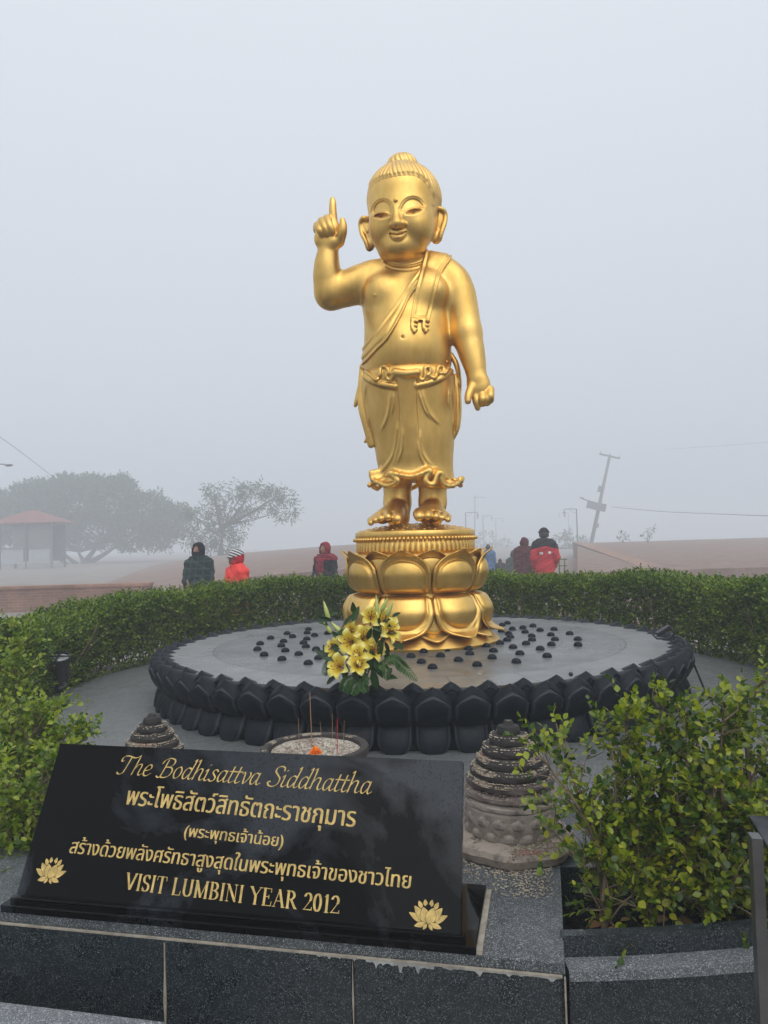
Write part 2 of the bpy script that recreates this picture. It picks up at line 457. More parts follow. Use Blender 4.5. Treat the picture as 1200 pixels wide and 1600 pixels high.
M['granite'] = m_granite('black_granite', (.003, .005, .007), (.012, .018, .022), (.13, .16, .17), .22, 520, .40, dust=.10)
M['granite_top'] = m_granite('flamed_granite_top', (.012, .016, .019), (.045, .054, .06), (.33, .355, .37), .38, 520, .5, dust=.3)
M['granite_light'] = m_granite('light_granite_ledge', (.035, .04, .045), (.10, .11, .12), (.42, .44, .46), .45, 480, .55, dust=.4)
def m_plaque():
    t = NT('polished_black_granite')
    co = t.coord()
    sp = t.math('MULTIPLY', t.ramp(t.noise(210, 2, .5, t.coord('Object', (1, 1, .55))), [(.56, (0,)*3), (.62, (1,)*3)]), t.ramp(t.noise(4, 4, .6, co), [(.42, (0,)*3), (.55, (1,)*3)]))
    painted_reflection = t.ramp(t.noise(3.2, 5, .62, co, .6), [(.46, (.0,)*3), (.60, (1,)*3)])  # blotchy sky reflection, painted as paler patches in the slab colour
    c = t.mix(painted_reflection, (.0010, .0012, .0016), (.019, .0235, .030))
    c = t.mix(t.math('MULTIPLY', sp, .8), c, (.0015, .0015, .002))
    t.set(col=c, rough=t.mix(painted_reflection, (.06,)*3, (.17,)*3), spec=t.mix(painted_reflection, (.10,)*3, (.30,)*3))
    return t.m
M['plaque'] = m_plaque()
M['gilt'] = m_plain('gilt_lettering', (.52, .37, .12), .5, .35, 60, .3, metal=.25, bscale=400)
def m_disc():
    t = NT('wet_grey_slate_top'); co = t.coord()
    sp = t.n('ShaderNodeSeparateXYZ'); t.l(co, sp.inputs[0]); x, y = sp.outputs[0], sp.outputs[1]
    r = t.math('SQRT', t.math('ADD', t.math('MULTIPLY', x, x), t.math('MULTIPLY', y, y)))
    ang = t.math('ARCTAN2', y, x)
    def ring(rad, w): return t.math('LESS_THAN', t.math('ABSOLUTE', t.math('SUBTRACT', r, rad)), w)
    def rad_lines(n, r0, r1, w):
        fr = t.math('FRACT', t.math('MULTIPLY', t.math('ADD', ang, 10), n/(2*math.pi)))
        dd = t.math('MULTIPLY', t.math('ABSOLUTE', t.math('SUBTRACT', fr, .5)), r)
        k = t.math('LESS_THAN', dd, w*n/(2*math.pi))
        return t.math('MULTIPLY', k, t.math('MULTIPLY', t.math('GREATER_THAN', r, r0), t.math('LESS_THAN', r, r1)))
    ln = t.math('MAXIMUM', ring(1.31, .004), t.math('MAXIMUM', ring(.93, .003), t.math('MAXIMUM', rad_lines(48, 1.31, 2, .003), rad_lines(8, .93, 1.31, .0025))))
    base = t.ramp(t.noise(3, 6, .65, co), [(.25, (.075, .078, .08)), (.5, (.125, .13, .133)), (.75, (.18, .182, .18))])
    stain = t.ramp(t.noise(1.7, 4, .6, co, 1.5), [(.5, (0,)*3), (.62, (.5,)*3)])
    base = t.mix(stain, base, (.075, .066, .055))
    outer = t.math('GREATER_THAN', r, 1.31)
    base = t.mix(t.math('MULTIPLY', outer, .35), base, (.24, .24, .235))
    t.set(col=t.mix(t.math('MULTIPLY', ln, .8), base, (.03, .03, .03)), rough=t.ramp(t.noise(2.4, 5, .6, co), [(.3, (.20,)*3), (.7, (.48,)*3)]), spec=.5)
    t.bump(t.noise(40, 4, .6, co), .08, .004); return t.m
M['disc'] = m_disc()
M['paving'] = m_granite('grey_paving', (.05, .056, .058), (.115, .123, .125), (.2, .21, .21), .35, 160, .4, dust=.5)
M['mortar'] = m_plain('mortar', (.30, .27, .22), .9, .3, 30, .4)
M['efflor'] = m_plain('lime_drip', (.30, .31, .30), .8, .3, 30, .2)
def m_stupa():
    t = NT('offering_stained_stone'); co = t.coord()
    sp = t.n('ShaderNodeSeparateXYZ'); t.l(co, sp.inputs[0])
    h = t.math('ADD', sp.outputs[2], t.math('MULTIPLY', t.math('SUBTRACT', t.noise(9, 4, .6, co), .5), .12))
    c = t.ramp(t.math('MULTIPLY', h, 2.6), [(.12, (.33, .28, .235)), (.40, (.36, .31, .275)), (.50, (.13, .10, .09)), (.58, (.040, .034, .032)), (.95, (.022, .021, .021))])
    c = t.mix(t.ramp(t.noise(22, 6, .7, co), [(.48, (0,)*3), (.66, (.6,)*3)]), c, (.04, .035, .033))
    geo = t.n('ShaderNodeNewGeometry'); sn = t.n('ShaderNodeSeparateXYZ'); t.l(geo.outputs['Normal'], sn.inputs[0])
    up = t.math('MULTIPLY', t.math('GREATER_THAN', t.math('ADD', sn.outputs[2], t.math('MULTIPLY', t.math('SUBTRACT', t.noise(60, 3, .6, co), .5), 1.3)), .55), t.math('GREATER_THAN', t.noise(8, 4, .6, co), .53))
    g = t.ramp(t.vor(190, co, 'Color'), [(0, (.34, .29, .21)), (.35, (.22, .18, .13)), (.6, (.07, .055, .045)), (1, (.42, .37, .29))])
    g = t.mix(t.ramp(t.noise(7, 3, .6, t.coord('Object', (1, 1, 3))), [(.60, (0,)*3), (.68, (.6,)*3)]), g, (.20, .05, .04))
    c = t.mix(up, c, g)
    t.set(col=c, rough=.7, spec=.35); t.bump(t.mix(.5, t.noise(60, 5, .7, co), t.vor(190, co, 'Distance')), .35, .004); return t.m
M['stupa'] = m_stupa()
def m_rice():
    t = NT('rice_and_ash'); co = t.coord()
    v = t.vor(150, co); sp = t.n('ShaderNodeSeparateColor'); t.l(v, sp.inputs[0])
    c = t.ramp(sp.outputs[0], [(0, (.16, .12, .09)), (.3, (.33, .28, .22)), (.7, (.5, .45, .37)), (1, (.62, .58, .5))])
    c = t.mix(t.ramp(t.noise(9, 4, .6, co), [(.5, (0,)*3), (.66, (.6,)*3)]), c, (.17, .10, .085))
    t.set(col=c, rough=.85); t.bump(t.vor(150, co, 'Distance'), .9, .01); return t.m
M['rice'] = m_rice()
M['grain'] = m_plain('rice_grain', (.42, .36, .27), .8, .35, 200, 0)
M['red_powder'] = m_plain('vermilion', (.42, .05, .04), .9, .3, 60, .3)
M['leaf_hedge'] = m_leaf('hedge_leaf', [(.024, .06, .005), (.058, .115, .008), (.105, .18, .012), (.165, .245, .016), (.26, .32, .03)], .4, .22, 1.6)
M['leaf_left'] = m_leaf('shrub_leaf_pale', [(.04, .09, .006), (.10, .175, .012), (.185, .265, .02), (.27, .34, .04), (.36, .40, .08)], .4, .3, 3)
M['leaf_shrub'] = m_leaf('shrub_leaf', [(.015, .05, .008), (.055, .11, .007), (.14, .205, .010), (.26, .32, .018), (.40, .40, .035)], .36, .3, 4.5, .5)
M['leaf_tree'] = m_leaf('tree_leaf', [(.02, .06, .010), (.035, .09, .016), (.06, .13, .025)], .5, .2, .4)
M['bark'] = m_plain('twig_bark', (.16, .115, .07), .8, .4, 30, .4)
M['bark_dark'] = m_plain('tree_bark', (.09, .075, .06), .9, .4, 6, .5)
M['soil'] = m_plain('planter_soil', (.03, .022, .015), .95, .6, 30, .8, bscale=80)
M['dirt'] = m_plain('trodden_earth', (.23, .205, .185), .95, .25, .6, .3, bscale=12)
M['brick_xz'] = m_brick('old_brick_face', (.30, .15, .10), (.22, .105, .075), (.26, .20, .16), plane='XZ')
M['brick_yz'] = m_brick('old_brick_side', (.30, .15, .10), (.22, .105, .075), (.26, .20, .16), plane='YZ')
M['brick_xy'] = m_brick('old_brick_top', (.27, .185, .15), (.22, .145, .115), (.23, .19, .16), plane='XY', bw=.25, bh=.13)
M['brick_cope'] = m_brick('brick_on_edge', (.38, .22, .15), (.30, .17, .12), (.25, .19, .15), plane='XY', bw=.40, bh=.075)
M['steel_grey'] = m_plain('grey_steel', (.12, .12, .122), .35, .2, 10, .05, metal=.6)
M['black_metal'] = m_plain('black_metal', (.012, .013, .015), .4, .3, 10, .1)
M['pole_grey'] = m_plain('weathered_pole', (.14, .14, .14), .7, .2, 3, .1)
M['wire'] = m_plain('black_wire', (.012, .012, .012), .6, .2, 10, 0)
M['lens'] = m_plain('lamp_glass', (.42, .44, .45), .12, .2, 10, 0, spec=.8)
M['roof_red'] = m_plain('red_roof', (.20, .06, .045), .75, .25, 3, .2)
M['board'] = m_plain('grey_board', (.15, .145, .14), .8, .15, 2, .1)
M['panel_white'] = m_plain('pale_panel', (.33, .35, .36), .6, .1, 2, .05)
M['skin'] = m_plain('brown_skin', (.26, .135, .085), .5, .12, 20, .05)
M['hair'] = m_plain('black_hair', (.01, .009, .008), .45, .3, 60, .3)
M['lily'] = None
def m_lily():
    t = NT('lily_petal'); u = t.n('ShaderNodeUVMap').outputs[0] if 0 else t.coord('Generated')
    a = t.n('ShaderNodeAttribute'); a.attribute_name = 'petal_v'
    c = t.ramp(a.outputs['Fac'], [(0, (.62, .40, .02)), (.25, (.88, .66, .05)), (.6, (.90, .76, .14)), (1, (.90, .84, .36))])
    t.set(col=c, rough=.45, spec=.35)
    tr = t.n('ShaderNodeBsdfTranslucent'); t.l(c, tr.inputs[0]); ms = t.n('ShaderNodeMixShader'); ms.inputs[0].default_value = .3
    t.l(t.b.outputs[0], ms.inputs[1]); t.l(tr.outputs[0], ms.inputs[2]); t.l(ms.outputs[0], t.out.inputs[0]); return t.m
M['lily'] = m_lily()
M['stamen'] = m_plain('stamen', (.28, .085, .02), .7, .3, 60, 0)
M['bud'] = m_plain('lily_bud', (.42, .48, .13), .45, .2, 20, 0)
M['lily_leaf'] = m_leaf('lily_leaf', [(.012, .035, .01), (.02, .055, .014), (.035, .085, .02)], .35, .2, 5)
M['fern'] = m_leaf('fern_leaf', [(.03, .085, .022), (.045, .12, .03), (.07, .15, .045)], .45, .3, 8)
M['stem_green'] = m_plain('green_stem', (.045, .10, .025), .5, .25, 20, 0)
M['marigold'] = m_plain('marigold', (.85, .20, .008), .7, .2, 90, .5)
M['incense'] = m_plain('incense_wood', (.36, .20, .10), .8, .2, 60, 0)
M['incense_red'] = m_plain('incense_red', (.5, .02, .04), .7, .2, 60, 0)
# ------------------------------------------------------------------ ground and paving
PAVE, DISC = .66, .945
def annulus(r0, r1, z0, z1, a0=0, a1=2*math.pi, n=96, top_only=False):
    m = MB(); full = abs(a1-a0-2*math.pi) < 1e-6
    k = n if full else n+1
    for i in range(k):
        a = a0+(a1-a0)*i/n; c, s = math.cos(a), math.sin(a)
        m.v += [(r0*c, r0*s, z0), (r1*c, r1*s, z0), (r1*c, r1*s, z1), (r0*c, r0*s, z1)]
    for i in range(n):
        b, e = 4*i, 4*((i+1) % k)
        m.f += [(b+1, e+1, e+2, b+2), (b+2, e+2, e+3, b+3), (b+3, e+3, e, b), (b, e, e+1, b+1)]
    if not full: m.f += [(0, 1, 2, 3), tuple(4*n+i for i in (3, 2, 1, 0))]
    return m
gm = MB(); n = 64
gm.v = [(0, 0, 0)]+[(r*math.cos(2*math.pi*i/n), r*math.sin(2*math.pi*i/n), 0) for r in (12, 60, 450) for i in range(n)]
gm.f = [(0, 1+i, 1+(i+1) % n) for i in range(n)]+[(1+k*n+i, 1+(k+1)*n+i, 1+(k+1)*n+(i+1) % n, 1+k*n+(i+1) % n) for k in (0, 1) for i in range(n)]
tag(gm.build('ground', M['dirt']), kind='structure')
pv = annulus(0.001, 2.42, .30, PAVE, n=128)
tag(pv.build('paved_terrace', M['paving']), kind='structure')

# ------------------------------------------------------------------ black stone lotus platform
pt = thing('lotus_platform', 'round black stone lotus platform with two rows of petals under the golden statue', 'platform', (0, 0, PAVE))
core = MB().lathe([(1.60, PAVE), (1.60, .72), (1.555, .74), (1.55, .80), (1.56, .82), (1.56, .90), (1.52, DISC), (.0, DISC+.004)], n=144)
core.build('drum', M['slate_low'], pt)
dm = MB().lathe([(1.578, DISC-.02), (1.578, DISC+.004), (1.0, DISC+.008), (.001, DISC+.010)], n=144)
dm.build('top_slab', M['disc'], pt)
NP = 60
def grid_mesh(P, thick=None):
    nu, nv = P.shape[0], P.shape[1]; V = P.reshape(-1, 3)
    i, j = np.meshgrid(np.arange(nu-1), np.arange(nv-1), indexing='ij'); a = (i*nv+j).ravel()
    return V, np.stack([a, a+nv, a+nv+1, a+1], 1)
def polar(r, th, z):      # th measured from the front (-y)
    return np.stack([r*np.sin(th), -r*np.cos(th), z], -1)
def upper_petal(hw, r_in, dz=0, r_off=0, tip=.045, scale=1.0):
    u = np.linspace(-1, 1, 15)[:, None]; au = np.abs(u)
    ogee = (1-au)**.7*.72+(1-au**2)*.28
    ztop = .902+dz+tip*ogee*1.55                       # pointed top outline
    prof = [(1.622, .788), (1.640, .803), (1.664, .830), (1.681, .860), (1.688, .885)]
    rows = []
    bul = 1-.15*au**2.4-.10*au**14
    for r, z in prof: rows.append((1.60+(r-1.60)*bul+r_off, z+dz*.5+0*u))
    zl = ztop-.030
    for f, inset in ((.30, 0), (.55, 0), (.72, 0), (.78, -.005), (.96, -.005), (1.02, 0)):
        z0 = .885+dz*.5
        zz = z0+(zl-z0)*f
        rr = 1.60+(.088-.006*f)*bul+r_off+inset
        rows.append((rr, zz))
    rows.append((1.60+.066*bul+r_off, ztop-.004)); rows.append((1.60+.058*bul+r_off, ztop))
    for f in (.35, .7, 1.0):
        rows.append((1.60+.058*bul+r_off+(r_in-1.658-r_off)*f, ztop*(1-f)+f*(DISC-.012+.012*(1-au))))
    Rr = np.stack([np.broadcast_to(a, u.shape)[:, 0] for a, b in rows], 1); Z = np.stack([np.broadcast_to(b, u.shape)[:, 0] for a, b in rows], 1)
    wv = np.ones(Rr.shape[1]); wv[:5] = [.86, .93, .97, .99, 1.0]
    th = u*hw*wv[None]
    ln_ = np.zeros(Rr.shape); ln_[:, 7:10] = 1.0; ln_[1, 2:8] = .8; ln_[-2, 2:8] = .8
    return grid_mesh(polar(Rr, th, Z-PAVE))+(ln_,)
def lower_petal(hw):
    v = np.linspace(0, 1, 33)[None]; u = np.linspace(-1, 1, 29)[:, None]
    w = np.where(v < .45, 1.0, np.sqrt(np.clip(1-((v-.45)/.55)**2.4, 0, 1)))*.985+.015
    th = u*hw*w
    r = 1.590+.062*v**.8+.026*np.sin(np.pi*np.clip(v*.9+.06, 0, 1))**.7*(1-np.abs(u)**2.6)-.02*np.abs(u)**12
    e = np.maximum(np.abs(u), 0)+0*v
    # incised outline parallel to the border
    g = np.exp(-((np.maximum(np.abs(u), np.clip((v-.90)/.1, 0, 2)*1.0)-.84)/.055)**2)
    r = r-.006*g
    z = (.800-.14*v**1.05)+.004*(1-v)+0*u
    return grid_mesh(polar(r, th, z-PAVE))+(np.clip(g*1.2, 0, 1),)
hw = math.pi/NP
def ring_parts(name, V, F, mat, parent, n, off=0, smooth=True, sharp=None, line=None):
    me = mesh_np(name, V, [F], smooth)
    if line is not None: me.attributes.new('line', 'FLOAT', 'POINT').data.foreach_set('value', np.asarray(line, np.float32).ravel())
    if sharp: me.set_sharp_from_angle(angle=sharp)
    for i in range(n):
        o = link(name, me, mat, parent, False); o.rotation_euler = (0, 0, 2*math.pi*(i+off)/n)
V, F, L_ = upper_petal(hw*.965, 1.57); ring_parts('upper_petal', V, F, M['slate'], pt, NP, sharp=R(38), line=L_)
V, F, L_ = upper_petal(hw*.9, 1.53, dz=.012, r_off=-.052); ring_parts('inner_petal', V, F, M['slate'], pt, NP, .5, sharp=R(38))
V, F, L_ = lower_petal(hw*.97); ring_parts('lower_petal', V, F, M['slate_low'], pt, NP, 0, line=L_)
# small stone studs set in the top
def st(l, ox, oy, s): return [(ox+x/s, oy+y/s) for x, y in l]
studs = st([(743,130),(738,143),(768,153),(658,146),(680,158),(592,164),(644,177),(737,168),(724,183),(734,197),(775,208),(551,186),(541,208),(568,229),(636,194),(652,213),(706,227),(640,246),(745,262),(786,242),(845,220)], 200, 930, 2.609) \
  + st([(322,86),(305,92),(338,105),(302,112),(373,101),(380,115),(406,95),(429,109),(325,120),(401,128),(331,131),(320,141),(475,106),(526,120),(464,124),(297,151),(339,164),(382,152),(402,140),(477,139),(428,169),(465,155),(552,138),(552,156),(252,160),(194,169),(275,176),(361,184),(450,192),(197,185),(270,197),(349,210),(121,173),(160,205),(221,220),(102,191),(46,178),(39,211),(75,228),(5,193)], 640, 930, 2.143)
sm = MB().lathe([(.0255, 0), (.0265, .004), (.0255, .010), (.021, .018), (.013, .0235), (.004, .0255)], n=16).mesh('stud', True)
for px, py in studs:
    p = onz(px, py+2, DISC+.009)
    o = link('stud', sm, M['slate'], pt, False); o.location = (p.x, p.y, DISC+.008-PAVE)
ex = [(a, r) for r in (.66, .80) for a in np.arange(40, 150, 14.0)]
for a, r in ex:
    o = link('stud', sm, M['slate'], pt, False); o.location = (r*math.cos(R(a+r*20)), r*math.sin(R(a+r*20)), DISC+.008-PAVE)

pt.location.z -= .015; pt.scale = (1.02, 1.02, 1)
# ------------------------------------------------------------------ golden lotus pedestal
gp = thing('lotus_pedestal', 'golden lotus pedestal with fluted band and two tiers of fat petals on black platform', 'pedestal', (.005, 0, DISC))
OX = .005
def pl(r, th, z): return np.stack([OX*0+r*np.sin(th), -r*np.cos(th), z-DISC], -1)
Zb = DISC+.008
MB().lathe([(.535, Zb-.025), (.545, Zb+.002), (.530, Zb+.016), (.505, Zb+.035), (.475, Zb+.065), (.45, Zb+.10)], n=96).build('base_ring', M['gold'], gp, True, R(40), False).location = (0, 0, -DISC)
MB().lathe([(.44, Zb+.03), (.455, 1.12), (.40, 1.235), (.368, 1.262), (.368, 1.285), (.40, 1.32), (.42, 1.40), (.41, 1.50), (.388, 1.535)], n=96).build('core', M['gold'], gp, True, None, False).location = (0, 0, -DISC)
def gold_petal(v_r, v_z, hw, wpts, bulge, panel=(.46, .37), curl=None, lift=.0, nu=41, nv=53, tipw=.02):
    v = np.linspace(0, 1, nv)[None]; u = np.linspace(-1, 1, nu)[:, None]
    w = np.interp(v, [p[0] for p in wpts], [p[1] for p in wpts]); 
    for _ in range(3): w = np.concatenate([w[:, :1], (w[:, :-2]+2*w[:, 1:-1]+w[:, 2:])/4, w[:, -1:]], 1)
    xs = [p[0] for p in v_r]; r = np.interp(v, xs, [p[1] for p in v_r]); z = np.interp(v, [p[0] for p in v_z], [p[1] for p in v_z])
    for _ in range(14):
        r = np.concatenate([r[:, :1], (r[:, :-2]+2*r[:, 1:-1]+r[:, 2:])/4, r[:, -1:]], 1); z = np.concatenate([z[:, :1], (z[:, :-2]+2*z[:, 1:-1]+z[:, 2:])/4, z[:, -1:]], 1)
    th = u*hw*w
    uu = u*w
    e = np.sqrt((uu/.76)**2+(np.maximum(v-panel[0], 0)/panel[1])**2)
    r = r+0*u
    r = r+bulge*(1-.75*uu**2)*np.sin(np.pi*np.clip(v, 0, 1))**.7
    r = r+.024*np.clip(1-e**2, 0, 1)**.60*np.clip(v/.18, 0, 1)**.5                      # swollen centre
    r = r-.013*np.exp(-((e-1.05)/.06)**2)*np.clip(v*6, 0, 1)                          # groove round it
    edge = np.minimum(1-np.abs(u), (1-v)*1.6+0*u)
    r = r+.015*np.exp(-((edge-.09)/.09)**2)*np.clip((v-.25)*4, 0, 1)    # raised rim
    z = z+0*u+lift*(1-np.abs(u))**1.5*np.clip((v-.8)/.2, 0, 1)
    if curl is not None: r = r+curl*np.clip((v-.80)/.20, 0, 1)**2
    return grid_mesh(pl(r, th, z))
def gold_ring(name, VF, off, thick=.005):
    me = mesh_np(name, VF[0], [VF[1]]); 
    for i in range(8):
        o = link(name, me, M['gold'], gp, False); o.rotation_euler = (0, 0, 2*math.pi*(i+off)/8)
        md = o.modifiers.new('thickness', 'SOLIDIFY'); md.thickness = thick; md.offset = -1
g8 = math.pi/8
upw = [(0, .84), (.2, .97), (.45, 1.0), (.62, .95), (.76, .78), (.87, .52), (.94, .28), (1, .02)]
lww = [(0, .84), (.2, .97), (.45, 1.0), (.62, .95), (.76, .78), (.87, .52), (.94, .28), (1, .02)]
gold_ring('upper_petal', gold_petal([(0, .365), (.2, .425), (.45, .445), (.8, .448), (1, .462)], [(0, 1.268), (.12, 1.285), (.5, 1.41), (1, 1.548)], g8*.995, upw, .018, panel=(.40, .37), curl=.05, lift=.012), 0)
gold_ring('upper_back_petal', gold_petal([(0, .36), (.4, .42), (.8, .435), (1, .450)], [(0, 1.30), (.5, 1.42), (1, 1.552)], g8*.99, upw, .0, curl=.035), .5)
gold_ring('lower_petal', gold_petal([(0, .372), (.15, .425), (.45, .465), (.75, .468), (.9, .492), (1, .53)], [(0, 1.262), (.15, 1.255), (.45, 1.17), (.8, 1.05), (1, 1.012)], g8*.995, lww, .018, panel=(.38, .36), curl=.045, lift=-.012), 0)
gold_ring('lower_back_petal', gold_petal([(0, .37), (.4, .43), (.75, .445), (.9, .47), (1, .525)], [(0, 1.25), (.45, 1.16), (.8, 1.05), (1, .995)], g8*.99, lww, .0, curl=.02), .5)
# fluted band, bead row, seed-pod top
nf = 72
fl = MB().lathe([(.386, 1.535), (.396, 1.545), (.396, 1.612), (.390, 1.62)], n=nf*6, fn=lambda a, i: 1+(.018*(abs(math.sin(a*nf/2))**.6-.5) if i in (1, 2) else 0))
fl.build('fluted_band', M['gold'], gp, True, R(50), False).location = (0, 0, -DISC)
bd = MB()
for i in range(96):
    a = 2*math.pi*i/96; bd.ball((.408*math.cos(a), .408*math.sin(a), 1.622), .0125, 8, 6)
bd.build('bead_row', M['gold'], gp, True, None, False).location = (0, 0, -DISC)
def dome(r): return 1.674+.052*(1-(r/.40)**2)
top = MB().lathe([(.385, 1.610), (.398, 1.630), (.402, 1.640), (.402, 1.668), (.396, 1.674)]+[(r, dome(r)) for r in (.38, .34, .28, .2, .1, .004)], n=96)
top.build('seed_pod_top', M['gold'], gp, True, R(45), False).location = (0, 0, -DISC)
sb = MB()
for r, k in ((.37, 34), (.32, 29), (.27, 25), (.22, 20), (.17, 15), (.12, 11), (.07, 7)):
    for i in range(k):
        a = 2*math.pi*(i+r*9)/k; sb.ball((r*math.cos(a), r*math.sin(a), dome(r)), (.0095, .0095, .0048), 8, 6)
sb.build('seed', M['gold'], gp, True, None, False).location = (0, 0, -DISC)
# ------------------------------------------------------------------ golden child Buddha statue
stt = thing('golden_statue', 'golden standing child statue pointing one finger up and the other hand down', 'statue', (0, 0, 1.70))
GU = .00435
def P3(px, py, y=0.0): return np.array(ony(px, py, y))
def row(py, l, r, y, ry):
    a, b = ony(l, py, y), ony(r, py, y); return ((a.z+b.z)/2, (a.x+b.x)/2, y, abs(b.x-a.x)/2, ry)
torso_rows = [row(404, 606, 662, .03, .115), row(414, 604, 664, .03, .125), row(424, 590, 680, .02, .145), row(436, 572, 698, .01, .165), row(462, 566, 704, .0, .195),
              row(500, 570, 701, -.02, .225), row(540, 570, 704, -.035, .262), row(566, 569, 706, -.035, .262), row(585, 573, 703, -.03, .25), row(602, 578, 700, -.01, .22), row(640, 580, 700, 0, .20)]
B = SDF((-.70, -.50, 1.66), (.70, .40, 4.04), .0047)
B.loft(torso_rows, .03)
B.ell(P3(598, 456, -.13), (.13, .09, .11), .06); B.ell(P3(668, 456, -.13), (.13, .09, .11), .06)
B.ell(P3(636, 545, -.10), (.228, .222, .22), .06)
B.sculpt((-.4, -.5, 2.2), (.4, 0, 3.3), lambda x, y, z: -.018*np.exp(-((project(x, y, z)[0]-629)**2+(project(x, y, z)[1]-527)**2)/2.6)*-1
         - .008*np.exp(-((project(x, y, z)[0]-585)**2+(project(x, y, z)[1]-461)**2)/2.2))
TORSO = B.f.copy()
# arm raised on the left of the picture
B.chain([P3(604, 430, .02), P3(572, 440, .0), P3(545, 450, -.02), P3(517, 458, -.06)], [.115, .128, .125, .112], .05, sub=10)
B.chain([P3(517, 460, -.06), P3(512, 436, -.09), P3(511, 414, -.11), P3(513, 392, -.12)], [.104, .100, .088, .070], .03, sub=12)
# arm hanging on the right
B.chain([P3(664, 426, .02), P3(700, 434, .02), P3(716, 455, .01), P3(724, 490, .0), P3(729, 520, -.02)], [.10, .115, .11, .105, .102], .05, sub=10)
B.chain([P3(729, 520, -.02), P3(736, 548, -.04), P3(742, 572, -.06), P3(745, 590, -.07)], [.100, .090, .074, .064], .03, sub=12)
B.chain([P3(636, 418, .03), P3(690, 428, .03)], [.12, .11], .05); B.chain([P3(636, 418, .03), P3(590, 430, .03)], [.12, .105], .05)
B.cap(P3(628, 412, .02), P3(628, 400, .0), .145, .14, .03)
# raised hand: palm towards the viewer, index finger up, three fingers folded, thumb closing from the side
B.ell(P3(513, 362, -.13), (.088, .055, .100), .03); B.ell(P3(521, 378, -.155), (.075, .045, .05), .03); B.ell(P3(503, 374, -.15), (.055, .045, .06), .03)
B.chain([P3(521, 350, -.13), P3(520, 330, -.14), P3(520, 318, -.14), P3(519.5, 312, -.135)], [.032, .027, .024, .019], .010)
for kx, ky, tx, ty in ((511, 342, 519, 365), (503, 346, 511, 367), (496, 353, 503, 368)):
    B.chain([P3(kx, ky+6, -.12), P3(kx, ky, -.165), P3((kx*.55+tx*.45), (ky*.6+ty*.4), -.215), P3(tx, ty-3, -.205), P3(tx-1, ty, -.185)], [.031, .030, .026, .024, .020], .002)
B.chain([P3(530, 378, -.15), P3(535, 364, -.19), P3(536, 352, -.20), P3(535, 344, -.195)], [.036, .031, .026, .019], .010)
# hanging hand: back of the hand forward, index finger pointing down
B.ell(P3(748, 604, -.085), (.078, .050, .095), .03)
B.chain([P3(738, 604, -.11), P3(732, 618, -.14), P3(731, 627, -.15)], [.032, .026, .021], .010)
B.chain([P3(743, 612, -.09), P3(744, 626, -.11), P3(746.5, 638, -.105)], [.031, .026, .018], .008)
for (kx, ky, tx, ty) in ((753, 612, 754, 630), (760, 611, 761, 629), (766, 609, 766, 625)):
    B.chain([P3(kx, ky, -.085), P3(tx, ty-6, -.125), P3(tx, ty, -.10), P3(tx-1, ty-4, -.06)], [.0285, .027, .025, .021], .002)
# legs, feet, toes
for (ax, ay, hx, toes) in ((621, 762, 622, ((621, 809, 9.5, -.315), (606.5, 806, 7.2, -.335), (595.5, 808, 6.4, -.33), (587, 811, 5.8, -.315), (579.5, 815, 5.4, -.29))),
                           (676, 762, 674, ((655, 805, 9.0, -.325), (668.5, 804, 7.4, -.335), (681, 805, 6.4, -.325), (691, 807, 5.6, -.305), (700, 810, 5.2, -.28)))):
    B.chain([P3(ax, 735, .0), P3(ax, 765, .0), P3(ax, 785, .0)], [.112, .096, .092], .02)
    f0 = P3(hx, 800, .03); f0[2] = 1.77
    mid = np.mean([P3(t[0], t[1], t[3]+.09) for t in toes], 0)
    B.cap(P3(ax, 785, .0), f0, .088, .080, .03)
    B.cap(P3(ax, 794, -.03), mid+np.array([0, 0, .006]), .072, .045, .03)
    for i, t in enumerate(toes): B.cap(P3(ax, 797, -.08), P3(t[0], t[1]-2, t[3]+.07), .055, t[2]*GU*1.05, .025)
    for t in toes:
        r = t[2]*.0039
        B.chain([P3(t[0], t[1]-1, t[3]+.06), P3(t[0], t[1], t[3]+.02), P3(t[0], t[1]+2.5, t[3]-.012)], [r*.98, r*1.06, r*.88], .006)
# necklace-like crease at the throat and ankle creases
def stroke(fld, lo, hi, line, w, depth, yside=.12):
    L = sm2(line)
    def fn(x, y, z):
        px, py = project(x, y, z); d = seg_dist(px, py, L)
        return depth*np.exp(-(d/w)**2)*(y < yside)
    fld.sculpt(lo, hi, fn)
bb = ((-.4, -.5, 3.2), (.4, .3, 3.6))
stroke(B, *bb, [(602, 408), (612, 414), (636, 416), (655, 412), (667, 405)], 1.6, .014)
stroke(B, *bb, [(604, 416), (616, 421), (640, 422), (660, 417)], 1.2, .008)
V, F = B.nets(3)
hk = V[:, 2]; zc = P3(630, 409, -.08)[2]

# ------------------------------------------------------------------ head
H = SDF((-.42, -.42, 3.38), (.40, .40, 4.36), .0036)
hc = P3(630, 322, .0)
H.ell(hc, (.243, .262, .278), .02)
H.ell(P3(631, 312, .0), (.232, .25, .190), .05)
H.ell(P3(631, 352, -.05), (.219, .230, .20), .07)
H.ell(P3(601, 362, -.13), (.100, .116, .118), .07); H.ell(P3(650, 357, -.14), (.107, .116, .118), .07)
H.ell(P3(622, 386, -.18), (.085, .075, .062), .06)
H.ell(P3(628, 394, -.07), (.152, .155, .088), .06)
H.cap(P3(631, 398, .02), P3(632, 420, .03), .145, .140, .03)
H.ell(P3(629, 266, .06), (.106, .106, .098), .008)
HB = H.f.copy()
hx = lambda l: [(560+x/8.571, 240+y/8.571) for x, y in l]
fb = ((-.35, -.42, 3.4), (.35, .06, 4.3))
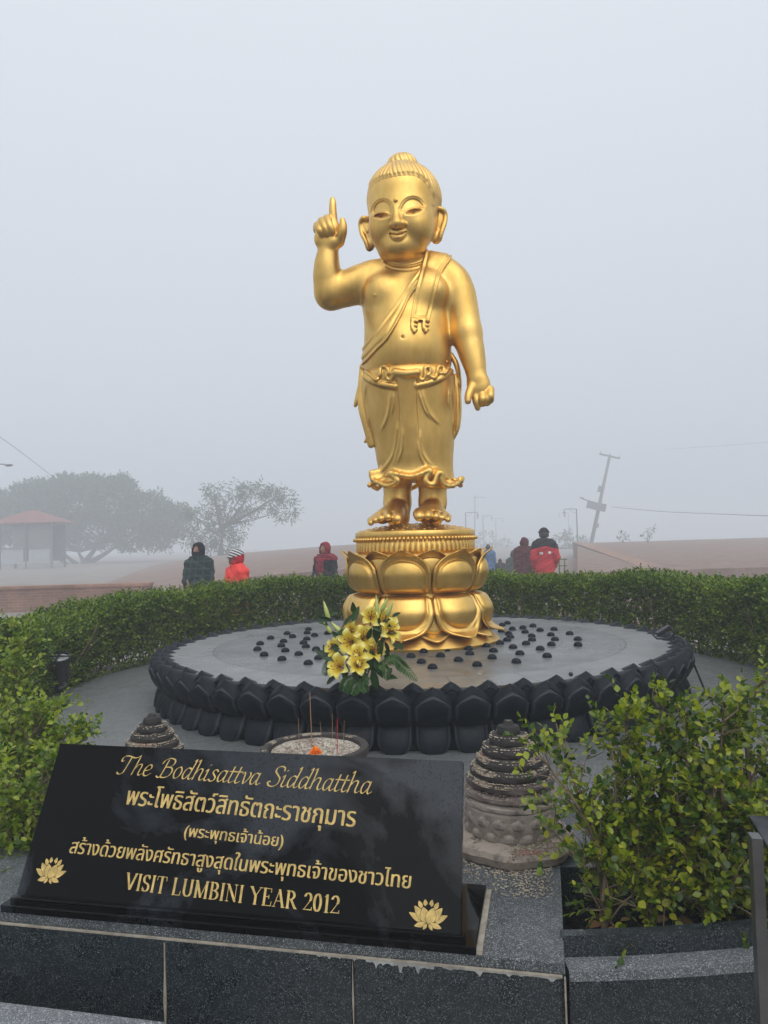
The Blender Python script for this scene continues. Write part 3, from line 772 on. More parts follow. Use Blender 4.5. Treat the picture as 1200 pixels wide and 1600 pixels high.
# sockets, eyeballs, lids, brows (all carved along the lines seen on the face)
Lb = sm2(hx([(168, 800), (182, 740), (205, 690), (250, 640), (320, 612), (395, 628), (440, 680), (462, 740)])); Rb = sm2(hx([(545, 745), (580, 665), (645, 602), (730, 578), (810, 602), (860, 648), (895, 700)]))
Lu = sm2(hx([(186, 852), (240, 814), (310, 798), (380, 808), (428, 836)])); Ll = sm2(hx([(186, 852), (240, 874), (300, 884), (365, 868), (428, 836)]))
Ru = sm2(hx([(612, 812), (655, 773), (725, 745), (800, 741), (876, 752)])); Rl = sm2(hx([(612, 812), (645, 823), (720, 826), (795, 800), (876, 752)]))
sockL = Lb+sm2(hx([(440, 840), (360, 885), (280, 890), (180, 860)])); sockR = Rb+sm2(hx([(890, 760), (800, 815), (700, 840), (600, 825)]))
def face(x, y, z):
    px, py = project(x, y, z); o = np.zeros(px.shape, np.float32); fr = np.clip((-.02-y)/.06, 0, 1)
    for s, yc in ((sockL, 345.0), (sockR, 338.0)): o += .015*np.clip(-poly_sd(px, py, s)/4.2, 0, 1)*np.clip((yc-(px-(596 if yc > 340 else 646))*.10-py)/11, 0, 1)
    for s in (Lb, Rb):
        d = seg_dist(px, py, s); o += .005*np.exp(-(d/1.0)**2)
    for up, lo_ in ((Lu, Ll), (Ru, Rl)):
        eye = poly_sd(px, py, up+lo_[::-1])
        o -= .003*np.exp(-((eye+2.0)/4.5)**2)                                  # rounded lid mass over the ball
        o += .019*np.clip(-eye/.9, 0, 1)*np.clip(seg_dist(px, py, lo_)/7.5, 0, 1)                                      # opening between the lids
        o -= .007*np.exp(-((seg_dist(px, py, [(a, b-1.6) for a, b in up]))/1.3)**2)
    for c in hx([(308, 838), (732, 785)]):
        d = np.hypot(px-c[0], py-c[1]); o += .006*np.exp(-(d/2.4)**4)
    return o*fr
H.sculpt(*fb, face)
def onf(px, py, off=0.0):
    p = H.cast(*hx([(px, py)])[0]); d = ray(*hx([(px, py)])[0]).normalized(); return np.array(p-d*off)
H.f_keep = None
nb0, nb1, nt = onf(495, 735, -.010), onf(505, 845, .014), onf(515, 935, .045)
H.chain([nb0, nb1, nt], [.018, .024, .034], .022)
H.ell(onf(450, 960, .018), (.026, .030, .022), .015); H.ell(onf(592, 945, .018), (.026, .030, .022), .015)
H.ell(onf(480, 1003, .004), (.009, .014, .007), .006, carve=True); H.ell(onf(550, 995, .004), (.009, .014, .007), .006, carve=True)
H.ell(onf(500, 627, .002), .014, .004)
# mouth
mm = hx([(420, 1074), (462, 1074), (525, 1084), (590, 1066), (638, 1050)])
up_l = [onf(420, 1070, .000), onf(462, 1056, .012), onf(505, 1062, .015), onf(555, 1052, .015), onf(605, 1043, .010), onf(645, 1050, .000)]
H.chain(up_l, [.008, .019, .022, .022, .018, .008], .006)
lo_l = [onf(440, 1098, .002), onf(490, 1120, .014), onf(555, 1118, .014), onf(618, 1086, .002)]
H.chain(lo_l, [.009, .020, .020, .009], .012)
def mouth(x, y, z):
    px, py = project(x, y, z); fr = (y < -.05)
    o = .010*np.exp(-(seg_dist(px, py, sm2(mm))/.7)**2)
    for c in (mm[0], mm[-1]): o += .005*np.exp(-(np.hypot(px-c[0], py-c[1])/1.1)**2)
    o += .003*np.exp(-(seg_dist(px, py, sm2(hx([(425, 900), (405, 960), (425, 1010)])))/1.2)**2)
    o += .003*np.exp(-(seg_dist(px, py, sm2(hx([(612, 880), (632, 930), (625, 985)])))/1.2)**2)
    return o*fr
H.sculpt(*fb, mouth)
# ears with long lobes
eL = hx([(120, 890), (70, 862), (35, 900), (28, 970), (48, 1070), (100, 1180), (135, 1275), (175, 1265), (205, 1210)])
eR = hx([(1020, 745), (1080, 735), (1140, 765), (1165, 830), (1155, 930), (1115, 1050), (1085, 1150), (1035, 1178), (990, 1120)])
for line, yy, cx in ((eL, .03, (hx([(105, 1010)])[0], hx([(165, 1180)])[0])), (eR, .0, (hx([(1055, 900)])[0], hx([(1030, 1100)])[0]))):
    H.chain([P3(a, b, yy) for a, b in smooth_xy] if 0 else [P3(a, b, yy-.012*math.sin(i*.5)) for i, (a, b) in enumerate(sm2(line, 3))], .0165, .010)
    H.ell(P3(cx[0][0], cx[0][1], yy+.010), (.046, .014, .098), .01); H.ell(P3(cx[1][0], cx[1][1], yy), (.030, .020, .055), .012)
for a in (((985, 900), (1010, 960), (1030, 1000), (1045, 950)), ((145, 960), (130, 1010), (120, 1050), (110, 1010))):
    H.chain([P3(*p, -.03 if a[0][0] > 500 else .0) for p in hx(a)], .010, .006)
VH, FH = H.nets(1)
zmin = zc-.06
def cut(V, F, keep):
    k = keep[F].all(1); F = F[k]; used = np.unique(F); m = np.full(len(V), -1); m[used] = np.arange(len(used)); return V[used], m[F]
V1, F1 = cut(V, F, (V[:, 2] < zc+.045) | (np.abs(V[:, 0]) > .3))
V2, F2 = cut(VH, FH, VH[:, 2] > zc-.05)
link('body', mesh_np('body', np.concatenate([V1, V2]), [np.concatenate([F1, F2+len(V1)])]), M['gold'], stt)
# hair: combed strands and top knot
HR = SDF((-.42, -.42, 3.50), (.40, .40, 4.36), .0036); HR.f = np.full(HR.f.shape, 1.0, np.float32)
k0 = int(round((3.50-3.38)/.0036)); src = HB[:, :, k0:]; nz = min(src.shape[2], HR.f.shape[2])
HR.f[:, :, :nz] = src[:, :, :nz]; HR.lo = np.array([H.lo[0], H.lo[1], H.lo[2]+k0*H.h], np.float32); HR.ax[2] = (HR.lo[2]+H.h*np.arange(HR.f.shape[2])).astype(np.float32)
HR.f = HR.f[:, :, :nz]; HR.ax[2] = HR.ax[2][:nz]
faceline = hx([(-60, 1000), (-40, 800), (100, 770), (118, 700), (135, 560), (165, 470), (215, 410), (300, 358), (400, 330), (520, 308), (640, 296), (740, 300), (820, 335), (890, 395), (935, 480), (960, 600), (965, 700), (990, 730), (1200, 760), (1200, 1000), (800, 1500), (300, 1500)])
bunc = P3(628, 262, .06)
def hairf(x, y, z):
    px, py = project(x, y, z); d = poly_sd(px, py, faceline)*.0044
    front = y < .03
    reg = np.where(front, -d, np.maximum(3.70-z, -.03))
    ph = np.arctan2(x-hc[0], -(y-.05)); rr = np.sqrt((x-bunc[0])**2+(y-bunc[1])**2)
    bun = np.clip((z-4.13)/.015, 0, 1)
    st1 = np.abs(np.sin(ph*30+26*(z-3.95)*np.where(x > -.05, 1, -1)+.7*np.sin(ph*4))); st2 = np.abs(np.sin(ph*9+30*(z-4.1)))
    strand = st1*(1-bun)+st2*bun
    return reg, strand
ii, jj, ll = np.nonzero(np.abs(HR.f) < .045); xx, yy, zz = HR.ax[0][ii], HR.ax[1][jj], HR.ax[2][ll]
zl0, zr0 = P3(572, 342, .0), P3(686, 328, .0); zear = zl0[2]+(zr0[2]-zl0[2])*(xx-zl0[0])/(zr0[0]-zl0[0])-.2*np.clip(yy-.03, 0, .1)/.1
reg, strand = hairf(xx, yy, zz); base = HR.f[ii, jj, ll]-(.003+.007*np.clip(-reg/.03, 0, 1)**.7+.0065*strand)*np.clip(-reg/.038+.03, 0, 1)*np.clip((zz-zear)/.07+.1, 0, 1)
vals = np.maximum(np.maximum(base, reg*.8), -(HR.f[ii, jj, ll]+.03)); HR.f = np.full(HR.f.shape, 1.0, np.float32); HR.f[ii, jj, ll] = vals
V, F = HR.nets(1); link('hair', mesh_np('hair', V, [F]), M['gold_hair'], stt)

# ------------------------------------------------------------------ sash over the shoulder
zx = lambda l: [(450+x/3.43, 220+y/3.43) for x, y in l]; z2 = lambda l: [(530+x/4.444, 530+y/4.444) for x, y in l]
S = SDF(B.lo, (.70, .40, 4.04), .0047); S.f = np.full(TORSO.shape, 1.0, np.float32); S.ax = B.ax
Bsh = SDF(B.lo, (.70, .40, 4.04), .0047); Bsh.f = TORSO.copy(); Bsh.ax = B.ax
Bsh.chain([P3(664, 426, .02), P3(700, 434, .02), P3(716, 455, .01)], [.10, .115, .11], .05); Bsh.chain([P3(636, 418, .03), P3(690, 428, .03)], [.12, .11], .05)
pol1 = sm2([(668, 380), (656, 417), (638, 444), (614, 480), (590, 512), (566, 543), (552, 560)])+sm2([(548, 585), (569, 567), (590, 545), (606, 528), (628, 490), (644, 458), (676, 420), (712, 380)])
pol2 = sm2([(668, 380), (657, 424), (650, 450), (645, 475), (641, 499)])+sm2([(671, 501), (677, 478), (683, 452), (691, 424), (704, 405), (716, 380)])
ii, jj, ll = np.nonzero(np.abs(Bsh.f) < .05); X, Y, Z = S.ax[0][ii], S.ax[1][jj], S.ax[2][ll]; bv = Bsh.f[ii, jj, ll]
px, py = project(X, Y, Z)
d1 = poly_sd(px, py, pol1)*GU; d2 = poly_sd(px, py, pol2)*GU; d2 = np.where(Y < .03, d2, 1.0)
def band(d, t):
    g = .007*np.exp(-((d+.021)/.0085)**2)
    return np.maximum(bv-t+g, np.maximum(d, -(bv+.02)))
val = np.minimum(band(d1, .012), band(d2, .019))
S.f[ii, jj, ll] = val
# two knotted tassel ends under the hanging strip
for o in (0, 1):
    bx = 648 if o == 0 else 666
    for q in ([(bx-4, 500), (bx+4, 503)], [(bx-4, 507), (bx+3, 510)], [(bx-3, 514), (bx+3, 516)], [(bx-2, 500), (bx-4, 510), (bx, 519)]):
        pts = [np.array(Bsh.cast(*p)) for p in q]; S.chain([p+np.array([0, -.012, 0]) for p in pts], .012, .004)
V, F = S.nets(2); link('sash', mesh_np('sash', V, [F]), M['gold'], stt)

# ------------------------------------------------------------------ skirt cloth with front panel, belt, ruffled hem
K = SDF((-.50, -.42, 1.88), (.50, .40, 2.92), .0042)
sk = [row(752, 590, 709, .0, .205), row(735, 592, 707, .0, .198), row(715, 589, 707, .0, .212), row(690, 585, 709, .0, .232), row(650, 574, 711, .0, .262),
      row(615, 569, 711, -.012, .282), row(600, 567, 711, -.02, .288), row(588, 568, 709, -.025, .278), row(578, 576, 700, -.025, .24)]
K.loft(sk, .02)
pan = sm2(z2([(385, 215), (410, 400), (415, 560), (405, 700), (370, 840), (300, 960)]))+sm2(z2([(700, 940), (600, 850), (565, 750), (550, 560), (540, 400), (540, 215)]))
ridges = [(z2([(355, 340), (350, 450), (325, 560), (285, 640)]), 1.3), (z2([(370, 340), (375, 450), (360, 540)]), 1.0), (z2([(575, 340), (600, 450), (640, 530), (700, 592)]), 1.4), (z2([(548, 345), (590, 480), (640, 560)]), 1.0),
          (z2([(405, 560), (395, 700), (360, 830), (250, 960)]), 1.5), (z2([(440, 600), (435, 760), (400, 870)]), 1.0), (z2([(558, 620), (580, 790), (660, 905)]), 1.5), (z2([(545, 700), (560, 800), (600, 890)]), 1.0),
          (z2([(180, 300), (175, 420), (215, 620)]), 1.6), (z2([(790, 320), (800, 480), (790, 640)]), 1.5), (z2([(765, 320), (770, 500)]), 1.2)]
def skirtfn(x, y, z):
    px, py = project(x, y, z); fr = (y < .0)
    o = -.016*np.clip(-poly_sd(px, py, pan)/1.5, 0, 1)
    for l, w in ridges: o -= .009*np.exp(-(seg_dist(px, py, sm2(l))/(w*1.6))**2)*np.clip(np.minimum(np.hypot(px-l[0][0], py-l[0][1]), np.hypot(px-l[-1][0], py-l[-1][1]))/14, 0, 1)
    o += .004*np.sin(np.arctan2(x, -y)*14+z*6)*(y > .02)
    return o*np.where(y > .02, 1, fr)
K.sculpt((-.5, -.42, 1.9), (.5, .4, 2.9), skirtfn)
def onk(l, off=.0): return [np.array(K.cast(*p))+np.array([0, -off, 0]) for p in l]
KB = K.f.copy()
K.chain(onk(sm2(z2([(182, 262), (230, 290), (300, 315), (390, 330)])), .004), .021, .008); K.chain(onk(sm2(z2([(540, 322), (620, 305), (700, 275), (775, 225)])), .004), .021, .008)
for l in ([(185, 225), (225, 255), (262, 285), (285, 250), (290, 205), (325, 195), (345, 225), (330, 262), (352, 285), (375, 262), (365, 240)],
          [(535, 225), (545, 265), (580, 285), (600, 250), (598, 205), (625, 197), (635, 230), (615, 255)], [(635, 262), (665, 270), (680, 235), (690, 195), (725, 200), (720, 235), (695, 240)], [(735, 240), (760, 205), (765, 170), (745, 160)]):
    K.chain(onk(sm2(z2(l), 4), .011), .0125, .004)
K.chain(onk(z2([(390, 232), (465, 240), (540, 232)]), .0), .026, .012)
# flaring hem: a deep wavy ruffle round the bottom
hem = sm2(z2([(222, 925), (232, 975), (290, 1005), (340, 1020), (395, 1000), (405, 975), (355, 945), (360, 930), (430, 945), (500, 955), (570, 935), (625, 910), (632, 930), (598, 975), (620, 1005), (655, 1010), (668, 970), (690, 928), (718, 938), (712, 975), (730, 1015), (790, 1018), (835, 985), (842, 962)]), 4)
pts = []
for a, b in hem:
    c = ony(650, b, 0); q = ony(a, b, -.15); t = max(-1, min(1, (q.x-.015)/.315)); pts.append(P3(a, b, -.235*math.sqrt(max(0, 1-t*t))-.012))
K.chain(pts, .0115, .008)
for i in range(0, len(pts)-3, 2): K.cap(pts[i], pts[i]*.55+np.array([.015*.45, 0, (pts[i][2]+.05)*.45]), .013, .03, .02)
bk = []
for i in range(25):
    a = math.pi*i/24; bk.append(np.array([.015+.31*math.cos(a)*(1+.04*math.sin(i*2.4)), .02+.235*math.sin(a)*(1+.05*math.sin(i*2.4)), 2.0+.02*math.sin(i*1.7)]))
K.chain(bk, .018, .015)
# cloth ends hanging at both hips
K.chain([P3(566, 574, -.02), P3(566, 606, -.04), P3(567, 636, -.06), P3(574, 664, -.06), P3(580, 694, -.05)], [.022, .034, .036, .036, .028], .008, sq=((.2, 1, 0), .55))
K.chain([P3(563, 606, .05), P3(558, 626, .05), P3(555, 634, .05)], [.022, .020, .012], .006); K.chain([P3(578, 680, .03), P3(571, 690, .03)], [.02, .012], .006)
K.chain([P3(706, 556, -.02), P3(714, 572, -.02), P3(718, 594, -.0), P3(720, 612, .0)], [.024, .030, .024, .010], .006, sq=((1, 0, 0), .6))
K.chain([P3(713, 590, .0), P3(716, 630, .0), P3(715, 665, .0), P3(710, 684, .0)], [.026, .034, .026, .010], .008, sq=((1, 0, 0), .7))
K.chain([P3(566, 572, -.04), P3(573, 575, -.08)], .018, .006)
V, F = K.nets(2); link('skirt', mesh_np('skirt', V, [F]), M['gold'], stt)
del B, H, S, K, HR, Bsh, TORSO, HB, KB
# ------------------------------------------------------------------ granite plinth in front
FX0, FX1, FY0, FY1 = -.875, .866, -3.206, -2.36
PT = PAVE            # plinth top
pl_t = thing('granite_plinth', 'black granite plinth carrying the inscribed slab, with mortar joints and lime drips', 'plinth', (0, -2.9, 0))
m = MB(); m.box(((FX0+FX1)/2, (FY0+FY1)/2, (.0+PT-.026)/2), (FX1-FX0-.006, FY1-FY0-.006, PT-.026)); m.build('core', M['granite'], pl_t)
m = MB(); m.box(((FX0+FX1)/2, (FY0+FY1)/2+.0, PT-.012), (FX1-FX0+.012, FY1-FY0+.012, .026), bev=.003); m.build('top_slab', M['granite_top'], pl_t)
jx = [onz(260, 1540, .57).x, onz(553, 1545, .57).x]
xs = [FX0]+[ony(261, 1500, FY0).x, ony(553, 1520, FY0).x]+[FX1]
for a, b in zip(xs[:-1], xs[1:]):
    MB().box(((a+b)/2, FY0-.004, (PT-.028)/2), (b-a-.008, .016, PT-.030), bev=.0015).build('front_panel', M['granite'], pl_t)
MB().box((FX1+.001, (FY0+FY1)/2, (PT-.028)/2), (.012, FY1-FY0-.012, PT-.030), bev=.0015).build('side_panel', M['granite'], pl_t)
for x, w in ((xs[1], .011), (xs[2], .006)):
    mm_ = MB(); zs = np.linspace(.02, PT-.034, 14)
    for i, z in enumerate(zs):
        ww = w*(.7+.45*math.sin(i*2.1+x*9))*(.35 if i == len(zs)-1 else 1)*(.55+.45*(1-i/13)*1.6)
        mm_.v += [(x-ww/2, FY0-.0135, z), (x+ww/2, FY0-.0135, z)]
    mm_.f = [(2*i, 2*i+1, 2*i+3, 2*i+2) for i in range(13)]
    mm_.v = mm_.v+[(v[0], v[1]+.009, v[2]) for v in mm_.v]; k = 28
    mm_.f += [(k+2*i, 2*i, 2*i+2, k+2*i+2) for i in range(13)]+[(2*i+1, k+2*i+1, k+2*i+3, 2*i+3) for i in range(13)]
    mm_.build('mortar_joint', M['mortar'], pl_t)
MB().box((FX1+.0055, FY0-.006, (PT-.028)/2), (.004, .008, PT-.032)).build('mortar_joint', M['mortar'], pl_t)
MB().box(((FX0+FX1)/2, FY0-.0095, PT-.0268), (FX1-FX0, .008, .0035)).build('mortar_joint', M['mortar'], pl_t)
dr = MB()
rr = random.Random(4)
for x0, x1, L in ((.42, .58, .03), (.60, .86, .012), (.30, .40, .008)):
    n = 40; top = []; bot = []
    for i in range(n+1):
        x = x0+(x1-x0)*i/n; l = L*(.12+.88*max(0, math.sin(i*.9+x0*20)*math.sin(i*.37))**3+.15*rr.random()); top.append((x, FY0-.0128, PT-.0285)); bot.append((x, FY0-.0128, PT-.029-l))
    b = len(dr.v); dr.v += top+bot; dr.f += [(b+i, b+n+1+i, b+n+2+i, b+i+1) for i in range(n)]
dr.build('lime_drip', M['efflor'], pl_t)
# ledge step at lower left
lg = thing('granite_step', 'pale speckled granite step edge along the foot of the plinth', 'step', (-.5, -3.4, 0))
q0, q1 = onz(0, 1574, .585), onz(225, 1601, .585)
MB().box((-.62, -3.56, .29), (1.30, .26, .58), bev=.006).build('step_block', M['granite_light'], lg)

# ------------------------------------------------------------------ inscribed slab
sg = thing('inscribed_slab', 'tilted polished black granite slab with gold English and Thai inscription and two lotus emblems', 'sign', (.045, -3.06, PT))
SW = 1.196
b0 = Vector((.043, -3.185, PT+.022)); yawS = R(-1.4)
ux = Vector((math.cos(yawS), math.sin(yawS), 0))
tl, tr = ony(82, 1163, -2.975), ony(722, 1187, -3.00)
mid_top = (tl+tr)/2
ut = (mid_top-b0); ut = (ut-ux*(ut.dot(ux)+.010)); SHT = ut.length; ut.normalize(); un = ux.cross(ut).normalized()      # un faces the viewer
if un.y > 0: un = -un
TH = .022
def slab(s, t, off=0.0): return b0+ux*s+ut*t+un*off
hwid = SW/2
vs = [slab(s, t, o) for o in (-TH, 0) for (s, t) in ((-hwid, -.006), (hwid, -.006), (hwid-.0, SHT), (-hwid, SHT))]
bm = bmesh.new(); bv = [bm.verts.new(v) for v in vs]
for f in ((3, 2, 1, 0), (4, 5, 6, 7), (0, 1, 5, 4), (1, 2, 6, 5), (2, 3, 7, 6), (3, 0, 4, 7)): bm.faces.new([bv[i] for i in f])
bmesh.ops.recalc_face_normals(bm, faces=bm.faces); bmesh.ops.bevel(bm, geom=bm.edges[:], offset=.0018, segments=2, affect='EDGES')
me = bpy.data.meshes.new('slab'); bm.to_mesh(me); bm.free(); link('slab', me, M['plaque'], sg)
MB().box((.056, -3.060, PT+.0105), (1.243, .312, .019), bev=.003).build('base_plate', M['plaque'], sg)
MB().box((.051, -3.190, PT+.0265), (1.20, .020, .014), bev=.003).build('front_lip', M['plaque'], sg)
bk_ = MB(); 
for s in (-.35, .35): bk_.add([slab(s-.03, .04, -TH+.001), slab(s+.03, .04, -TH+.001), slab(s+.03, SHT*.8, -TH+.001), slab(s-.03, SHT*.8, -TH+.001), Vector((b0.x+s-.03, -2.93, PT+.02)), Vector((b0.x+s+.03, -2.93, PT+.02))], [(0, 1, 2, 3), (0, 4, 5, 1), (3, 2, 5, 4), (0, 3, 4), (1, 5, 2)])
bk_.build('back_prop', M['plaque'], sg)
MB().box((.684, -3.06, PT+.006), (.013, .30, .010)).build('mortar_bead', M['mortar'], sg)
def onslab(px, py):
    d = ray(px, py); t = (b0-CAM).dot(un)/d.dot(un); p = CAM+d*t-b0; return p.dot(ux), p.dot(ut)
def iso_mesh(name, f, x0, y0, h, place):
    """filled outline of f<0 on a grid f[iy,ix] turned into thin faces on the slab"""
    ny, nx = f.shape; V = []; Fc = []; cache = {}
    def pt(x, y):
        k = (round(x, 4), round(y, 4))
        if k not in cache: cache[k] = len(V); V.append(place(x0+x*h, y0+y*h))
        return cache[k]
    neg = f < 0
    for j in range(ny-1):
        i = 0; row = neg[j]; rw2 = neg[j+1]
        while i < nx-1:
            c = (row[i], row[i+1], rw2[i+1], rw2[i]); s = sum(c)
            if s == 0: i += 1; continue
            if s == 4:
                e = i
                while e < nx-1 and row[e] and row[e+1] and rw2[e] and rw2[e+1]: e += 1
                Fc.append((pt(i, j), pt(e, j), pt(e, j+1), pt(i, j+1))); i = e; continue
            P = [(i, j, f[j, i]), (i+1, j, f[j, i+1]), (i+1, j+1, f[j+1, i+1]), (i, j+1, f[j+1, i])]; out = []
            for a in range(4):
                p, q = P[a], P[(a+1) % 4]
                if p[2] < 0: out.append(pt(p[0], p[1]))
                if (p[2] < 0) != (q[2] < 0):
                    t = p[2]/(p[2]-q[2]); out.append(pt(p[0]+t*(q[0]-p[0]), p[1]+t*(q[1]-p[1])))
            o2 = [v for k, v in enumerate(out) if v != out[k-1]]
            if len(set(o2)) >= 3 and len(set(o2)) == len(o2): Fc.append(tuple(o2))
            i += 1
    me = bpy.data.meshes.new(name); me.from_pydata([tuple(v) for v in V], [], Fc); me.validate(); me.update()
    if len(me.polygons) and sum((p.normal.dot(un)*p.area for p in me.polygons)) < 0: me.flip_normals()
    return me
def blur(a, n=1):
    for _ in range(n):
        a = (np.roll(a, 1, 0)+2*a+np.roll(a, -1, 0))/4; a = (np.roll(a, 1, 1)+2*a+np.roll(a, -1, 1))/4
    return a
# ---- pen-drawn letters: strokes of a broad nib, one unit = x-height (script) or cap height (capitals)
SCRIPT = {
 'T': (1.25, [[(-.05, 1.22), (-.02, 1.48), (.22, 1.66), (.6, 1.62), (1.0, 1.52), (1.32, 1.66)], [(.68, 1.60), (.62, .8), (.55, .2), (.40, -.02), (.16, -.03), (.02, .12)], [(-.05, 1.22), (.05, 1.12), (.16, 1.2)]]),
 'h': (.92, [[(.02, 1.62), (.14, 1.74), (.12, .9), (.08, 0)], [(.09, .45), (.28, .88), (.50, 1.0), (.62, .85), (.58, .3), (.62, .06), (.74, .0), (.90, .14)]]),
 'e': (.74, [[(.10, .45), (.40, .52), (.58, .72), (.50, .96), (.32, 1.0), (.12, .72), (.08, .32), (.22, .02), (.46, .02), (.70, .24)]]),
 'B': (1.18, [[(.38, 1.55), (.32, .8), (.24, .06), (.08, -.06), (-.10, .06)], [(-.02, 1.20), (.10, 1.52), (.45, 1.72), (.85, 1.62), (.95, 1.30), (.75, .98), (.38, .90)], [(.42, .92), (.85, .88), (1.02, .55), (.88, .12), (.50, -.04), (.22, .02)]]),
 'o': (.78, [[(.36, 1.0), (.14, .82), (.08, .40), (.22, .02), (.42, .02), (.60, .28), (.62, .70), (.46, 1.0), (.34, 1.0)]]),
 'd': (.90, [[(.58, .88), (.38, 1.0), (.15, .80), (.07, .34), (.18, .02), (.36, .06), (.55, .45)], [(.60, 1.62), (.72, 1.74), (.64, .9), (.58, .25), (.64, .02), (.76, .02), (.88, .14)]]),
 'i': (.46, [[(.0, .82), (.13, 1.0), (.12, .5), (.09, .12), (.18, .0), (.30, .02), (.44, .16)], [(.17, 1.36), (.21, 1.43)]]),
 's': (.62, [[(.52, .84), (.40, 1.0), (.20, .98), (.14, .76), (.30, .54), (.46, .34), (.40, .06), (.18, -.02), (.0, .12)]]),
 'a': (.86, [[(.58, .88), (.38, 1.0), (.15, .80), (.07, .34), (.18, .02), (.36, .06), (.55, .45)], [(.62, 1.0), (.58, .5), (.57, .16), (.66, .0), (.76, .03), (.86, .16)]]),
 't': (.52, [[(.20, 1.40), (.16, .7), (.12, .22), (.20, .0), (.34, .02), (.50, .16)], [(-.04, .96), (.18, .98), (.46, .98)]]),
 'v': (.72, [[(.0, .84), (.12, 1.0), (.20, .80), (.24, .30), (.30, .0), (.46, .20), (.62, .55), (.64, .86), (.54, 1.0)]]),
 'S': (.98, [[(.92, 1.36), (.86, 1.62), (.60, 1.74), (.32, 1.60), (.28, 1.26), (.52, .98), (.78, .66), (.74, .20), (.44, -.04), (.10, .04), (-.04, .30)], [(-.04, .30), (.06, .40), (.14, .32)]]),
 ' ': (.62, [])}
def ln(*p): return ('L', list(p))
def arc(cx, cy, rx, ry, a0, a1, n=18): return ('L', [(cx+rx*math.cos(R(a0+(a1-a0)*i/n)), cy+ry*math.sin(R(a0+(a1-a0)*i/n))) for i in range(n+1)])
def srf(x, y, w=.22): return ('S', [(x-w/2, y), (x+w/2, y)])
CAPS = {
 'V': (.78, [ln((.08, 1), (.39, .02)), ln((.70, 1), (.40, .02)), srf(.08, .985), srf(.70, .985, .2)]),
 'I': (.36, [ln((.18, 0), (.18, 1)), srf(.18, .985), srf(.18, .015)]),
 'S': (.58, [arc(.29, .745, .19, .24, 20, 270), arc(.29, .255, .20, .24, 90, -160), ('S', [(.475, .98), (.475, .74)]), ('S', [(.085, .02), (.085, .27)])]),
 'T': (.74, [ln((.37, 0), (.37, 1)), ('S', [(.06, .985), (.68, .985)]), ('S', [(.06, .98), (.04, .76)]), ('S', [(.68, .98), (.70, .76)]), srf(.37, .015, .24)]),
 'L': (.66, [ln((.17, 0), (.17, 1)), srf(.17, .985), ('S', [(.06, .015), (.60, .015)]), ('S', [(.60, .015), (.63, .26)])]),
 'U': (.82, [ln((.17, 1), (.17, .32)), arc(.41, .30, .24, .29, 180, 360), ln((.65, .30), (.65, 1)), srf(.17, .985), srf(.65, .985, .2)]),
 'M': (1.0, [ln((.15, 0), (.15, 1)), ln((.15, 1), (.49, .04)), ('S', [(.83, 1), (.49, .04)]), ln((.83, 0), (.83, 1)), srf(.12, .985, .18), srf(.86, .985, .18), srf(.15, .015, .2), srf(.83, .015)]),
 'B': (.70, [ln((.17, 0), (.17, 1)), arc(.32, .755, .22, .23, 90, -90), arc(.33, .265, .27, .25, 90, -90), ('S', [(.05, .985), (.34, .985)]), ('S', [(.17, .52), (.34, .52)]), ('S', [(.05, .015), (.34, .015)])]),
 'N': (.84, [('S', [(.15, 0), (.15, 1)]), ln((.15, .98), (.68, .03)), ('S', [(.68, 0), (.68, 1)]), srf(.11, .985, .18), srf(.68, .985), srf(.15, .015)]),
 'Y': (.78, [ln((.08, 1), (.39, .48)), ('S', [(.70, 1), (.39, .48)]), ln((.39, 0), (.39, .5)), srf(.08, .985), srf(.70, .985, .2), srf(.39, .015)]),
 'E': (.68, [ln((.17, 0), (.17, 1)), ('S', [(.05, .985), (.58, .985)]), ('S', [(.17, .52), (.45, .52)]), ('S', [(.05, .015), (.61, .015)]), ('S', [(.58, .98), (.59, .78)]), ('S', [(.61, .015), (.64, .26)]), ('S', [(.45, .62), (.45, .42)])]),
 'A': (.80, [('S', [(.12, .02), (.40, .98)]), ln((.40, 1), (.70, .0)), ('S', [(.22, .34), (.58, .34)]), srf(.11, .015, .2), srf(.70, .015)]),
 'R': (.76, [ln((.17, 0), (.17, 1)), arc(.32, .75, .23, .235, 90, -90), ('S', [(.05, .985), (.34, .985)]), ('S', [(.17, .51), (.34, .51)]), ln((.36, .51), (.66, .03)), srf(.17, .015), srf(.69, .015, .16)]),
 '2': (.58, [arc(.28, .72, .19, .26, 165, -40), ('S', [(.42, .55), (.08, .06)]), ('L', [(.07, .05), (.52, .05)]), ('S', [(.52, .05), (.55, .2)])]),
 '0': (.60, [arc(.29, .5, .20, .485, 0, 360, 30)]), '1': (.46, [ln((.25, 0), (.25, 1)), ('S', [(.10, .86), (.24, .98)]), srf(.25, .015, .26)]),
 ' ': (.34, [])}
